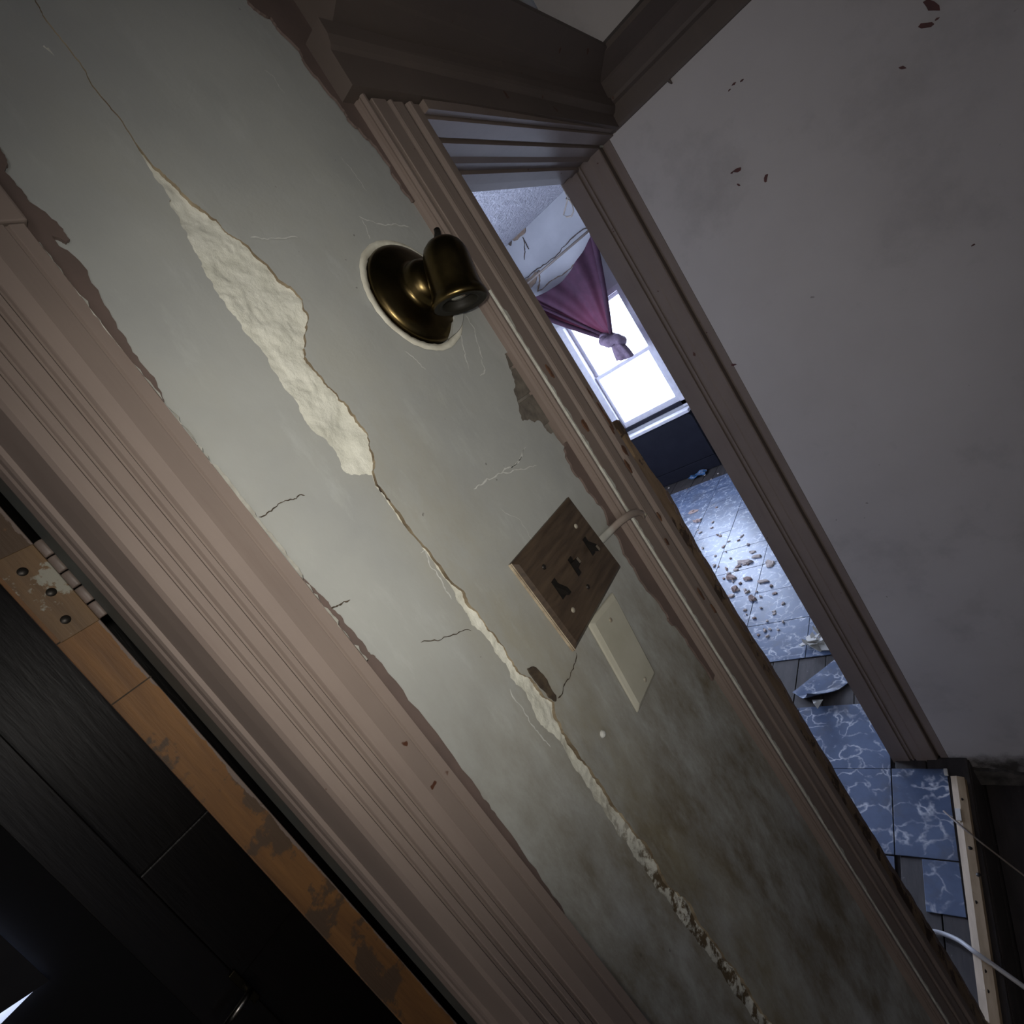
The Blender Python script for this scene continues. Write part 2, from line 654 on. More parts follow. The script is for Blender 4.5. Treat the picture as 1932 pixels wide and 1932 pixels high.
def cloth():
    mt_, nt, bs = newmat('plum_curtain_cloth')
    v = mapping(nt)
    c = mix(nt, noisef(nt, v, 9, 4, 0.6, 0.35, 0.65), (0.085, 0.035, 0.065), (0.055, 0.024, 0.045))
    setc(nt, bs, c)
    bs.inputs['Roughness'].default_value = 0.9
    tr = nd(nt, 'ShaderNodeBsdfTranslucent')
    tr.inputs[0].default_value = (0.13, 0.03, 0.05, 1)
    ms = nd(nt, 'ShaderNodeMixShader')
    ms.inputs[0].default_value = 0.15
    out = [n for n in nt.nodes if n.type == 'OUTPUT_MATERIAL'][0]
    nt.links.new(bs.outputs[0], ms.inputs[1])
    nt.links.new(tr.outputs[0], ms.inputs[2])
    nt.links.new(ms.outputs[0], out.inputs[0])
    return mt_


M['cloth'] = cloth()
M['cloth2'] = simple('lit_lilac_knot_cloth', (0.30, 0.22, 0.29), (0.20, 0.14, 0.19), 0.9, 30)  # lighter copy of the curtain cloth, painting light on knot and tail


def glass():
    mt_, nt, bs = newmat('window_glass')
    out = [n for n in nt.nodes if n.type == 'OUTPUT_MATERIAL'][0]
    a = nd(nt, 'ShaderNodeBsdfTransparent')
    a.inputs[0].default_value = (0.95, 0.96, 0.96, 1)
    g = nd(nt, 'ShaderNodeBsdfGlossy')
    g.inputs['Roughness'].default_value = 0.02
    ms = nd(nt, 'ShaderNodeMixShader')
    ms.inputs[0].default_value = 0.05
    nt.links.new(a.outputs[0], ms.inputs[1])
    nt.links.new(g.outputs[0], ms.inputs[2])
    nt.links.new(ms.outputs[0], out.inputs[0])
    return mt_


M['glass'] = glass()

# ================================================================== THE SETTING
XR = 1.45           # hall end wall
XF = 4.98           # window wall of the far room
S = 'structure'

# ---- front wall body (core behind the paint), with both door openings
wf = boxes('wall_front', [
    (-2.60, -0.72, 0.006, 0.14, 0, 2.9), (-0.72, 0.125, 0.006, 0.14, 1.96, 2.9),
    (0.125, 0.735, 0.007, 0.14, 0, 2.9), (0.735, 1.50, 0.0, 0.14, 2.02, 2.9),
    (1.475, 5.1, 0.0, 0.14, 0, 2.9)], M['wall'])
tag(wf, 'grey green painted hall wall with a long white plaster crack', 'wall', kind=S)

# the crack, traced left side then right side
ridge = [(65, 0), (87, 40), (134, 98), (181, 170), (221, 217), (254, 268)]
patchL = [(283, 319), (312, 359), (323, 390), (340, 421), (359, 458), (380, 502), (399, 530), (424, 570), (452, 607),
          (486, 651), (517, 701), (548, 744), (573, 788), (595, 816), (620, 837), (641, 868), (651, 890), (679, 897), (702, 896)]
patchR = [(287, 311), (312, 331), (340, 359), (365, 384), (387, 399), (408, 415), (424, 437), (449, 452), (480, 480),
          (523, 524), (548, 541), (570, 566), (582, 598), (576, 629), (573, 657), (575, 673), (601, 707), (626, 735),
          (657, 766), (680, 803), (697, 834), (705, 862), (704, 888)]
thinL = [(709, 918), (733, 951), (772, 1004), (800, 1038), (849, 1103)]
thinR = [(712, 915), (737, 948), (776, 1001), (804, 1034), (855, 1101)]
lowL = [(856, 1114), (864, 1136), (881, 1157), (890, 1179), (911, 1195), (932, 1226), (954, 1251), (963, 1279), (985, 1300),
        (1001, 1328), (1013, 1359), (1041, 1384), (1063, 1412), (1090, 1452), (1123, 1500), (1159, 1549), (1195, 1601),
        (1221, 1637), (1254, 1683), (1284, 1725), (1316, 1764), (1349, 1810), (1385, 1863), (1421, 1912)]
lowR = [(870, 1112), (892, 1148), (914, 1176), (935, 1201), (960, 1241), (979, 1269), (1004, 1285), (1022, 1310),
        (1044, 1325), (1046, 1347), (1060, 1378), (1073, 1398), (1107, 1447), (1140, 1496), (1179, 1549), (1221, 1598),
        (1241, 1637), (1264, 1676), (1297, 1702), (1310, 1728), (1336, 1768), (1369, 1814), (1408, 1863), (1447, 1925)]
lowL = [(u - (4 if v > 1420 else 0), v + (3 if v > 1420 else 0)) for u, v in lowL] + [(1470, 1975)]
lowR = [(u + (3 if v > 1420 else 0), v) for u, v in lowR] + [(1496, 1990)]
rL = rag(P(ridge), 0.08, 3, mx=0.0015)
rR = [(x + 0.0004, z) for x, z in rL]
edgeL = rL + rag(P(patchL), 0.14, 3, mx=0.0022) + rag(P(thinL), 0.08, 3, mx=0.001) + rag(P(lowL), 0.14, 3, mx=0.0014)
edgeR = rR + rag(P(patchR), 0.16, 3, mx=0.0026) + rag(P(thinR), 0.08, 3, mx=0.001) + rag(P(lowR), 0.14, 3, mx=0.0014)
xt = edgeL[0][0]
xb = edgeL[-1][0]


def wdisp(x, z):
    return 0.0018 * noise.noise(Vector((x * 7, 3.1, z * 5))) + 0.0005 * noise.noise(Vector((x * 26, 8.7, z * 26)))


GRID = [(0.13 + i * 0.02 + R.uniform(-.004, .004), 0.3 + j * 0.02 + R.uniform(-.004, .004)) for i in range(31) for j in range(108)]
outL = [(0.127, 2.88), (xt, 2.88)] + edgeL + [(xb, 0.001), (0.127, 0.001)]
skL = sheet('paint_layer', outL, [], 0.0, 0.0065, XZ, M['wall'], wf, GRID, wdisp, edgemat=M['edge'])

SC = (0.506, 1.778)         # sconce centre on the wall
ring = [(SC[0] + (0.0680 + R.uniform(-.0006, .0006)) * math.cos(a * math.pi / 40), SC[1] + (0.0680 + R.uniform(-.0006, .0006)) * math.sin(a * math.pi / 40)) for a in range(80)]
torn = rag(P([(952, 668), (957, 681), (967, 711), (970, 733), (975, 757), (985, 794), (1000, 793), (1018, 795), (1036, 818), (1075, 850)]), 0.2, 3, mx=0.0015)
torn += [(0.70, torn[-1][1]), (0.70, torn[0][1])]
outR = [(xt + 0.0004, 2.88)] + edgeR + [(edgeR[-1][0], 0.001), (0.733, 0.001), (0.733, 2.88)]
skR = sheet('paint_layer', outR, [ring, torn], -0.0010, 0.0078, XZ, M['wall'], wf, GRID, wdisp, edgemat=M['edge'])

# exposed plaster inside the crack
vs, fs = [], []
nx, nz = 74, 600
for j in range(nz + 1):
    for i in range(nx + 1):
        x = 0.265 + 0.17 * i / nx
        z = 0.72 + 1.45 * j / nz
        v = Vector((x * 45, 1.7, z * 45))
        tz = noise.noise(v * 0.9 + Vector((3, 0, 7))) * 3.2
        ter = (math.floor(tz) + min(1, max(0, (tz - math.floor(tz)) * 7))) / 3.2
        y = 0.0030 - 0.0034 * ter - 0.0012 * abs(noise.noise(v * 2.3)) - 0.0007 * noise.noise(v * 6.1)
        y = max(y, 0.0)
        if z < 1.33:
            y += 0.0006
        y += wdisp(x, z)
        vs.append((x, y, z))
for j in range(nz):
    for i in range(nx):
        a = j * (nx + 1) + i
        fs.append((a, a + 1, a + nx + 2, a + nx + 1))
mesh('exposed_plaster', vs, fs, M['plaster'], wf, True)

# bricks behind the torn hole beside the door casing
zj = [wx(972, 690)[1], wx(992, 749)[1]]
box('mortar_bed', 0.545, 0.630, 0.0056, 0.0066, zj[1] - .06, zj[0] + .06, simple('dusty_mortar', (0.22, 0.20, 0.17), (0.14, 0.125, 0.105), 0.9, 60), wf)
for z0, z1 in ((zj[0] + .002, zj[0] + .045), (zj[1] + .002, zj[0] - .002), (zj[1] - .045, zj[1] - .002)):
    box('brick', 0.545, 0.628, 0.0022, 0.0056, z0, z1, M['brick'], wf, 0.0008)

# brown trim paint slopped over the wall beside the casings
spillA = P([(0, 285), (9, 300), (15, 318), (8, 330), (20, 342), (45, 372), (62, 392), (90, 412), (118, 438), (131, 458), (124, 463),
            (112, 456), (96, 450), (110, 470), (140, 490), (165, 525), (195, 580), (220, 625), (245, 660), (268, 694), (293, 724), (303, 745), (308, 762)])
spillA = [(0.150, 2.05), (0.188, 2.05)] + rag(spillA, 0.16, 2, mx=.0012) + [(0.150, spillA[-1][1] - .01)]
sheet('paint_overspill', spillA, [], -0.0036, 0.003, XZ, M['spill'], wf)
spB = P([(560, 1090), (590, 1112), (612, 1134), (622, 1150), (643, 1168), (665, 1195), (690, 1230), (703, 1238), (716, 1252), (766, 1322), (835, 1405),
         (900, 1493), (912, 1510), (933, 1540), (980, 1605), (1030, 1676), (1060, 1722)])
spB = rag(spB, 0.16, 2, mx=.0010)
spB = spB + [(0.170, spB[-1][1]), (0.170, spB[0][1])]
sheet('paint_overspill', spB, [], -0.0036, 0.003, XZ, M['spill'], wf)
spC = P([(461, 0), (467, 12), (488, 30), (508, 39), (520, 58), (539, 77), (566, 108), (572, 124), (597, 153), (622, 186), (639, 205), (652, 224),
         (655, 232), (674, 247), (695, 269), (717, 297), (735, 325), (752, 352), (775, 385)])
spC = rag(spC, 0.2, 2, mx=.003)
spC = [(spC[0][0], 2.2)] + spC + [(0.64, spC[-1][1]), (0.64, 2.2)]
sheet('paint_overspill', spC, [], -0.0048, 0.003, XZ, M['spill'], wf)
spD = P([(1062, 838), (1064, 864), (1080, 895), (1092, 906), (1111, 934), (1137, 965), (1143, 990), (1160, 1012), (1173, 1047), (1197, 1083), (1225, 1122), (1254, 1160),
         (1257, 1172), (1274, 1186), (1303, 1228), (1340, 1285)])
spD = rag(spD, 0.2, 2, mx=.002)
spD = spD + [(0.66, spD[-1][1]), (0.66, spD[0][1])]
sheet('paint_overspill', spD, [], -0.0048, 0.003, XZ, M['spill'], wf)

# hairline cracks and scuffs in the paint (thin ribbons lying on the wall)
def ribbon(name, pix, w, mat, parent, y=-0.0032):
    pts = rag(P(pix), 0.16, 3, mx=.0015)
    A, B = [], []
    for i, p in enumerate(pts):
        a = pts[max(i - 1, 0)]
        b = pts[min(i + 1, len(pts) - 1)]
        d = Vector((b[0] - a[0], b[1] - a[1]))
        d.normalize()
        ww = w * R.uniform(.35, 1.0) * (1 if 0 < i < len(pts) - 1 else .2)
        A.append((p[0] - d.y * ww, p[1] + d.x * ww))
        B.append((p[0] + d.y * ww, p[1] - d.x * ww))
    vs_, fs_ = [], []
    for a, b in zip(A, B):
        vs_ += [(a[0], y, a[1]), (b[0], y, b[1])]
    for i in range(len(A) - 1):
        fs_.append((2 * i, 2 * i + 1, 2 * i + 3, 2 * i + 2))
    return mesh(name, vs_, fs_, mat, parent)


for pix, w in (([(675, 412), (700, 421), (730, 427), (770, 432)], .0009), ([(680, 418), (690, 440), (695, 455)], .0008),
               ([(862, 610), (868, 640), (875, 670), (882, 700)], .0011), ([(876, 598), (893, 625), (900, 655), (908, 680)], .0011),
               ([(905, 680), (912, 700), (903, 712)], .0011), ([(890, 925), (915, 905), (945, 893), (968, 880), (985, 850)], .0011),
               ([(945, 893), (975, 888), (1010, 880)], .0008), ([(960, 885), (980, 865), (990, 845)], .0009),
               ([(760, 665), (790, 690), (800, 700)], .0009), ([(470, 452), (510, 453), (560, 452)], .0007), ([(640, 300), (665, 330), (690, 365)], .0006),
               ([(497, 137), (515, 150), (535, 180)], .0007), ([(790, 1045), (797, 1040), (806, 1065), (830, 1098), (848, 1132)], .0009),
               ([(940, 960), (980, 985), (1000, 1020)], .0004), ([(958, 1300), (985, 1345), (1010, 1380), (1035, 1410)], .0008)):
    ribbon('paint_scratch', pix, w, M['scratch'], wf)
for pix, w in (([(485, 978), (515, 960), (550, 945), (572, 937)], .0005), ([(612, 1152), (635, 1143), (657, 1133)], .0007),
               ([(1083, 1232), (1078, 1262), (1065, 1285), (1048, 1318)], .0010), ([(790, 1213), (840, 1202), (885, 1191)], .0005),
               ([(708, 915), (722, 935), (734, 950)], .0010)):
    ribbon('hairline_crack', pix, w, M['crackdark'], wf)
sm = rag(P([(992, 1262), (1002, 1258), (1016, 1270), (1030, 1290), (1044, 1312), (1044, 1324), (1032, 1316), (1012, 1292)]), .15, 2, True, mx=.001)
sheet('brown_stain', sm, [], -0.0040, 0.003, XZ, M['crackdark'], wf)

# ---- right (end) wall
def RX(p, q, d):
    return (XR + d, p, q)


wr = mesh('wall_right', boxv(XR, XR + 0.10, -1.35, -0.004, -.2, 2.9), BOXF, M['rwall'])
tag(wr, 'dirty off white end wall of the hall with dark red paint chips', 'wall', kind=S)
for (u, v, s, a) in ((1391, 321, .014, .4), (1381, 326, .005, 0), (1394, 349, .006, 1), (1445, 336, .012, 2.2), (1757, 12, .018, 1.1), (1748, 48, .014, .6),
                     (1768, 36, .005, 0), (1702, 128, .008, .8), (1400, 152, .005, 0), (1385, 158, .006, 0), (1836, 462, .005, 0), (1384, 688, .008, .5), (1376, 170, .004, 0)):
    p = on(0, XR, u, v)
    pts = []
    for k in range(8):
        t = 2 * math.pi * k / 8
        rr = s * R.uniform(.5, 1.0)
        x_, y_ = rr * math.cos(t), rr * .45 * math.sin(t)
        pts.append((p.y + x_ * math.cos(a) - y_ * math.sin(a), p.z + x_ * math.sin(a) + y_ * math.cos(a)))
    sheet('paint_chip', pts, [], -0.0012, 0.0012, RX, M['chipred'], wr)
# crumbling plaster along the foot of the end wall
pts = [(-0.02, -0.1)] + rag([(-0.02, -.004), (-0.06, -.045), (-0.16, -.06), (-0.25, -0.05), (-0.40, -0.06)], .2, 3, mx=.02) + [(-0.40, -0.1)]
sheet('crumbled_plaster', pts, [], -0.012, 0.012, RX, simple('mouldy_plaster_edge', (0.10, 0.09, 0.08), (0.03, 0.027, 0.025), .9, 25), wr)

# ---- rest of the hall shell
wl = boxes('wall_left', [(-2.62, -2.5, -1.45, -1.17, -.2, 2.6), (-2.62, -2.5, -0.33, 0.14, -.2, 2.6), (-2.62, -2.5, -1.17, -0.33, -.2, 0.8), (-2.62, -2.5, -1.17, -0.33, 2.1, 2.6)], M['backwall'])
tag(wl, 'plain hall wall with a window opening, behind the viewer', 'wall', kind=S)
wb = boxes('wall_back', [(-2.62, -0.92, -1.45, -1.35, -.2, 2.6), (-0.48, 1.55, -1.45, -1.35, -.2, 2.6), (-0.92, -0.48, -1.45, -1.35, -.2, 1.32), (-0.92, -0.48, -1.45, -1.35, 2.12, 2.6)], M['backwall'])
tag(wb, 'hall wall with an added small fill window facing the light fitting, behind the viewer', 'wall', kind=S)
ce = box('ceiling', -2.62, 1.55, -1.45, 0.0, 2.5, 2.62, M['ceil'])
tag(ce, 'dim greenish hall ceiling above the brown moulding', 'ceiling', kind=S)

# hall floor: boards
fl = boxes('floor', [(-2.62, 1.60, -1.45, -0.05, -0.20, -0.112), (-2.62, 1.60, -0.05, 0.14, -0.20, -0.012)], M['plank'])
tag(fl, 'dark dirty board floor of the hall', 'floor', kind=S)
yy = -0.78
while yy < -0.06:
    w = R.uniform(.095, .115)
    y1 = min(yy + w, -.052)
    box('plank', 0.30 + R.uniform(0, .05), 1.448, yy + .0015, y1 - .0015, -.111, R.uniform(-.1025, -.10), M['plank'], fl, .001, 1)
    yy += w
yy = -0.049
while yy < 0.13:
    w = R.uniform(.095, .115)
    y1 = min(yy + w, .138)
    o = box('plank', 0.30 + R.uniform(0, .05), 1.448, yy + .0015, y1 - .0015, -.011, R.uniform(-.0025, 0), M['plank'], fl, .001, 1)
    yy += w

# ---- far room shell
wfar = boxes('wall_far', [(XF, XF + .14, 0.14, 1.50, 0, 2.86), (XF, XF + .14, 2.20, 3.1, 0, 2.86), (XF, XF + .14, 1.50, 2.20, 0, 0.66), (XF, XF + .14, 1.50, 2.20, 1.90, 2.86)], M['farwall'])
tag(wfar, 'pale cracked wall around the bright window of the far room', 'wall', kind=S)
w2 = boxes('wall_far_side', [(0.35, 2.3, 3.0, 3.1, 0, 2.9), (3.7, XF + .14, 3.0, 3.1, 0, 2.9), (2.3, 3.7, 3.0, 3.1, 0, .7), (2.3, 3.7, 3.0, 3.1, 2.1, 2.9)], M['farwall'])
tag(w2, 'plain side wall of the far room with a window opening, out of view', 'wall', kind=S)
w3 = box('wall_partition', 0.35, 0.40, 0.14, 3.0, 0, 2.9, M['farwall'])
tag(w3, 'partition between the far room and the dark side room', 'wall', kind=S)
c2 = box('ceiling_far_room', 0.35, XF + .14, 0.0, 3.1, 2.84, 2.95, M['popcorn'])
tag(c2, 'pale rough textured ceiling of the far room', 'ceiling', kind=S)
# bumps of the textured ceiling
vs, fs = [], []
nx, ny = 150, 110
for j in range(ny + 1):
    for i in range(nx + 1):
        x = 1.2 + 3.7 * i / nx
        y = 0.2 + 2.3 * j / ny
        h = noise.noise(Vector((x * 13, y * 13, 0))) * .6 + noise.noise(Vector((x * 29, y * 29, 4))) * .4
        e = min(1, max(0, (4.75 - x) / .25))
        vs.append((x, y, 2.838 - e * max(0, h) * 0.030))
for j in range(ny):
    for i in range(nx):
        a = j * (nx + 1) + i
        fs.append((a, a + 1, a + nx + 2, a + nx + 1))
ct = mesh('ceiling_texture', vs, fs, M['popcorn'], c2, True)
ct['kind'] = 'stuff'

# cracks and damage on the window wall
def farribbon(name, pix, w, mat, x=XF - .004):
    pts = [on(0, x, u, v) for u, v in pix]
    p2 = rag([(p.y, p.z) for p in pts], .12, 3, mx=.012)
    tube(name, [(x, a, b) for a, b in p2], [w * R.uniform(.5, 1) for _ in p2], mat, wfar, 5)


dk = simple('dark_wall_crack', (0.10, 0.075, 0.06), None, .9)
tn = simple('tan_exposed_lath', (0.34, 0.25, 0.18), (0.22, 0.16, 0.12), .9, 20)
farribbon('wall_crack', [(985, 534), (1020, 505), (1060, 468), (1108, 430)], .006, dk)
farribbon('wall_crack', [(1016, 548), (1060, 520), (1095, 492)], .006, tn)
farribbon('wall_crack', [(986, 448), (990, 470), (989, 490)], .006, dk)
farribbon('wall_crack', [(988, 452), (998, 470)], .006, dk)
farribbon('wall_crack', [(1016, 510), (1018, 530), (1015, 550)], .010, tn)


def farpatch(name, pix, mat, x, th=.02):
    pts = rag([(on(0, x, u, v).y, on(0, x, u, v).z) for u, v in pix], .15, 2, True, mx=.02)
    sheet(name, pts, [], 0, th, lambda p, q, d: (x + d, p, q), mat, wfar)


farpatch('exposed_lath', [(992, 528), (1008, 514), (1014, 512), (1004, 540), (996, 545)], tn, XF - .012)
farpatch('exposed_lath', [(963, 446), (980, 428), (989, 422), (990, 440), (970, 455)], tn, XF - .012)
farpatch('dark_hole', [(954, 455), (962, 446), (967, 450), (963, 464), (956, 460)], dk, XF - .016)
farpatch('dark_hole', [(990, 407), (995, 400), (998, 402), (993, 409)], dk, XF - .016)
farribbon('wall_crack', [(970, 428), (982, 416), (991, 407)], .007, tn)

# far floor: boards below, marbled tiles above
ff = box('floor_far_room', 0.35, XF + .14, 0.14, 3.1, -0.08, -0.012, M['plank'])
tag(ff, 'far room floor of marbled blue grey tiles over dark boards', 'floor', kind=S)
for k in range(20):
    y0 = 0.15 + k * .11
    box('plank', 0.86, XF - .01, y0 + .0012, y0 + .1088, -.011, R.uniform(-.006, -.004), M['plank'], ff, .001, 1)
XL = [1.407 + .2855 * k for k in range(-1, 13)]
YL = [0.148 + .305 * k for k in range(0, 9)]
tilemesh = None
missing = {(2, 0), (2, 1)}
for i in range(len(XL) - 1):
    for j in range(len(YL) - 1):
        if (i, j) in missing or (XL[i] > 4.75):
            continue
        x0, x1 = XL[i], min(XL[i + 1], 4.97)
        if i == 12:
            continue
        z1 = R.uniform(-.0005, .0012)
        g = .0012
        o = box('tile', x0 + g, x1 - g, YL[j] + g, YL[j + 1] - g, -.0035, z1, M['tile'], ff, .0008, 1)
        o.rotation_euler = (0, 0, 0)
# hall-side tiles in the doorway
for (x0, x1, y0, y1) in ((1.121, 1.406, 0.004, 0.146), (0.98, 1.117, 0.004, 0.085)):
    box('tile', x0, x1, y0, y1, .0002, .0024, M['tile'], fl, .0008, 1)
box('tile', 0.86, 1.117, .149, .45, -.0035, .001, M['tile'], ff, .0008, 1)
box('tile', 0.86, 1.117, .453, .755, -.0035, .001, M['tile'], ff, .0008, 1)

# ---- dim side room behind the left door
BZ = on(1, 1.9, 40, 1893).z
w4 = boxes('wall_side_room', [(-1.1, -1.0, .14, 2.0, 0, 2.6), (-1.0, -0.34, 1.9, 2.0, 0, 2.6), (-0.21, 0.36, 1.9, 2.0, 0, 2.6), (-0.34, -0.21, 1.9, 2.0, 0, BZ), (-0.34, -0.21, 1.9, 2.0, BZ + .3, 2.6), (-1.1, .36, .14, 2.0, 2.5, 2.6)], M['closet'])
tag(w4, 'dim grey wall of the side room behind the left door', 'wall', kind=S)
f4 = box('floor_side_room', -1.1, .36, .14, 2.0, -.08, -.004, M['plank'])
tag(f4, 'dark floor of the side room behind the left door', 'floor', kind=S)

# ================================================================== TRIM
# left casing (fluted)
t1 = empty('trim_1', (0.147, -0.01, 0))
tag(t1, 'fluted brown door casing with a dark recessed jamb, left of the crack', 'door casing', kind=S)
Yf = -0.020
prof = [(0.190, 0.0), (0.1865, -0.012), (0.1855, Yf), (0.1775, Yf), (0.1765, Yf + .0016), (0.1752, Yf + .0016), (0.1742, Yf - .0004),
        (0.1600, Yf - .0022), (0.1505, Yf - .001), (0.1490, Yf + .0022), (0.1478, Yf + .0022), (0.1462, Yf - .0008), (0.1428, Yf - .0008), (0.1415, Yf + .0020),
        (0.1402, Yf + .0020), (0.1385, Yf - .001), (0.1305, Yf - .001), (0.1290, Yf + .0022), (0.1275, Yf + .0022), (0.1260, Yf - .001), (0.1215, Yf - .001),
        (0.1204, Yf + .0016), (0.1192, Yf + .0016), (0.1180, Yf - .0006), (0.1105, Yf - .0006), (0.1085, Yf + .004), (0.1085, 0.006), (0.190, 0.006)]
extr('casing_board', prof, 0.0, 1.886, lambda p, q, a: (p, q, a), M['brown'], t1, 40, .0006)
box('head_board', -0.80, 0.1885, -0.022, 0.006, 1.8868, 1.99, M['brown'], t1, .0015)
# white filler line on the outer edge
A = rag([(0.1865, 1.872), (0.1868, 1.72), (0.1868, 1.62), (0.1868, 1.52)], .01, 5, mx=.0006)
vs, fs = [], []
for i, (x, z) in enumerate(A):
    w = R.uniform(-.0012, .0014) if z > 1.70 else (R.uniform(.0016, .0028) if z > 1.60 else R.uniform(-.001, .0020))
    vs += [(x - .0016, -0.0216, z), (x - .0008 + w, -0.0206, z)]
for i in range(len(A) - 1):
    fs.append((2 * i, 2 * i + 1, 2 * i + 3, 2 * i + 2))
mesh('filler_line', vs, fs, M['white_line'], t1)
# jamb, stop and far edge of the left doorway
jp = [(0.1095, 0.003), (0.1125, 0.003), (0.1125, 0.0480), (0.1095, 0.0495), (0.1085, 0.053), (0.1085, 0.060), (0.1100, 0.0625), (0.1100, 0.066), (0.1085, 0.0685), (0.1085, 0.082),
      (0.1100, 0.0850), (0.1100, 0.0895), (0.1170, 0.0900), (0.1170, 0.139), (0.126, 0.139), (0.126, 0.003)]
extr('jamb_board', jp, 0.0, 1.955, lambda p, q, a: (p, q, a), M['brown'], t1, 1)
box('painted_rebate', 0.1150, 0.1172, 0.0902, 0.1395, 0, 1.95, M['teal'], t1)
keep(t1)

# near casing of the right doorway
t2 = empty('trim_2', (0.66, -0.01, 0))
tag(t2, 'moulded brown casing with a flaking white joint, right of the light fitting', 'door casing', kind=S)
bb = [(0.606, 0.006), (0.606, -0.006), (0.6068, -0.0105), (0.6085, -0.0115), (0.6085, -0.014), (0.6072, -0.0165), (0.6075, -0.0190), (0.6095, -0.0208), (0.6130, -0.0208),
      (0.6155, -0.0195), (0.6175, -0.018), (0.6175, 0.006)]
extr('backband', bb, 0.0, 2.012, lambda p, q, a: (p, q, a), M['brown'], t2, 40, .0008)
cb = [(0.6215, 0.006), (0.6215, -0.0195), (0.6225, -0.0205), (0.6470, -0.0205), (0.6480, -0.0175), (0.6520, -0.0172), (0.6535, -0.0200), (0.6560, -0.0215), (0.6590, -0.0215),
      (0.6615, -0.0195), (0.6630, -0.0180), (0.6650, -0.0188), (0.6790, -0.0200), (0.6840, -0.0188), (0.6855, -0.0165), (0.6880, -0.0160), (0.6900, -0.0195), (0.6935, -0.0225),
      (0.6980, -0.0225), (0.7015, -0.0195), (0.7040, -0.0190), (0.7150, -0.0190), (0.7155, -0.017), (0.7155, 0.0060)]
extr('casing_board', cb, 0.0, 2.008, lambda p, q, a: (p, q, a), M['brown'], t2, 40, .0008)
A = rag([(0.6195, 1.75), (0.6195, 1.4), (0.6195, 1.0), (0.6195, 0.5), (0.6195, 0.05)], .0, 6)
vs, fs = [], []
for x, z in A:
    w = R.uniform(-.001, .0006) if z > 1.72 else max(-.0012, .0016 + .0045 * noise.noise(Vector((z * 30, 2, 9))) + R.uniform(-.0012, .0022))
    vs += [(x - .0034, -0.0190, z), (x - .0014, -0.0216, z), (x + w, -0.0214, z)]
for i in range(len(A) - 1):
    for k in (0, 1):
        fs.append((3 * i + k, 3 * i + k + 1, 3 * i + 4 + k, 3 * i + 3 + k))
mesh('filler_line', vs, fs, M['white_line'], t2)
# jamb behind casing
box('jamb_board', 0.7160, 0.735, 0.004, 0.139, 0, 2.0, M['brown'], t2)
# broken raw-wood stop strip, snapped off at chest height
edge = rag([(0.7660, 0.0), (0.768, 0.25), (0.763, 0.45), (0.7645, 0.75), (0.7610, 0.80), (0.7655, 1.0), (0.7580, 1.18), (0.7585, 1.25), (0.769, 1.345), (0.7610, 1.40), (0.754, 1.462),
            (0.757, 1.478), (0.7565, 1.500)], .05, 4, mx=.0022)
outer = edge + [(0.7490, 1.504), (0.7465, 1.496), (0.7440, 1.470), (0.7400, 1.440)] + rag([(0.7160, 1.425), (0.7160, 1.0), (0.7160, 0.0)], .002, 3, mx=.001)
sheet('splintered_strip', outer, [], -0.0095, 0.030, XZ, M['raw'], t2)
# layer of brown paint still clinging to the strip's edge
ed2 = [(x + .0006, z) for x, z in edge if 0.02 < z < 1.36]
inn = [(x - R.uniform(.003, .013), z) for x, z in reversed(ed2)]
sheet('peeling_paint_edge', ed2 + rag(inn, .2, 1, mx=.002), [], -0.0112, 0.0012, XZ, M['spill'], t2)
# bare-wood dents where paint has flaked
for (u, v, w, h) in ((1036, 702, .004, .011), (1102, 803, .004, .013), (1146, 795, .0025, .016), (1152, 812, .003, .008), (1176, 850, .005, .012), (1183, 880, .004, .012), (1242, 975, .003, .008),
                     (1256, 1022, .0025, .008), (1320, 1120, .002, .012), (1345, 1150, .002, .010), (1130, 770, .002, .012), (1110, 742, .002, .010)):
    p = wx(u, v, -.0205)
    pts = [(p[0] + w * R.uniform(.6, 1.1) * math.cos(k * math.pi / 5), p[1] + h * R.uniform(.6, 1.1) * math.sin(k * math.pi / 5)) for k in range(10)]
    sheet('bare_wood_chip', pts, [], -0.0232, 0.002, XZ, simple('bare_red_wood', (0.10, 0.045, 0.022), (0.05, 0.02, 0.01), .7, 60) if 'bare_red_wood' not in bpy.data.materials else bpy.data.materials['bare_red_wood'], t2)
keep(t2)

# door head: cap board, crown
t3 = empty('trim_3', (1.0, -0.02, 2.0))
tag(t3, 'shade-darkened brown stepped door head and crown above the far doorway', 'door head', kind=S)
profL = [(0.004, 2.013), (-.029, 2.013), (-.0295, 2.054), (-.0335, 2.057), (-.0375, 2.066), (-.0380, 2.083), (0.004, 2.083)]
profR = [(0.004, 1.994), (-.037, 1.994), (-.0385, 2.020), (-.0440, 2.023), (-.0510, 2.031), (-.0540, 2.047), (0.004, 2.047)]
loft('head_board', [(0.588, y, z) for y, z in profL], [(XR - .001, y, z) for y, z in profR], M['shadedtrim'], t3)
crL = [(0.004, 2.084), (-.022, 2.084), (-.030, 2.086), (-.062, 2.098), (-.066, 2.102), (-.113, 2.118), (-.113, 2.126), (0.004, 2.16)]
crR = [(0.004, 2.046), (-.046, 2.046), (-.050, 2.050), (-.058, 2.079), (-.062, 2.081), (-.110, 2.101), (-.110, 2.110), (0.004, 2.14)]
loft('crown_moulding', [(0.616, y, z) for y, z in crL], [(XR - .001, y, z) for y, z in crR], M['shadedtrim'], t3)
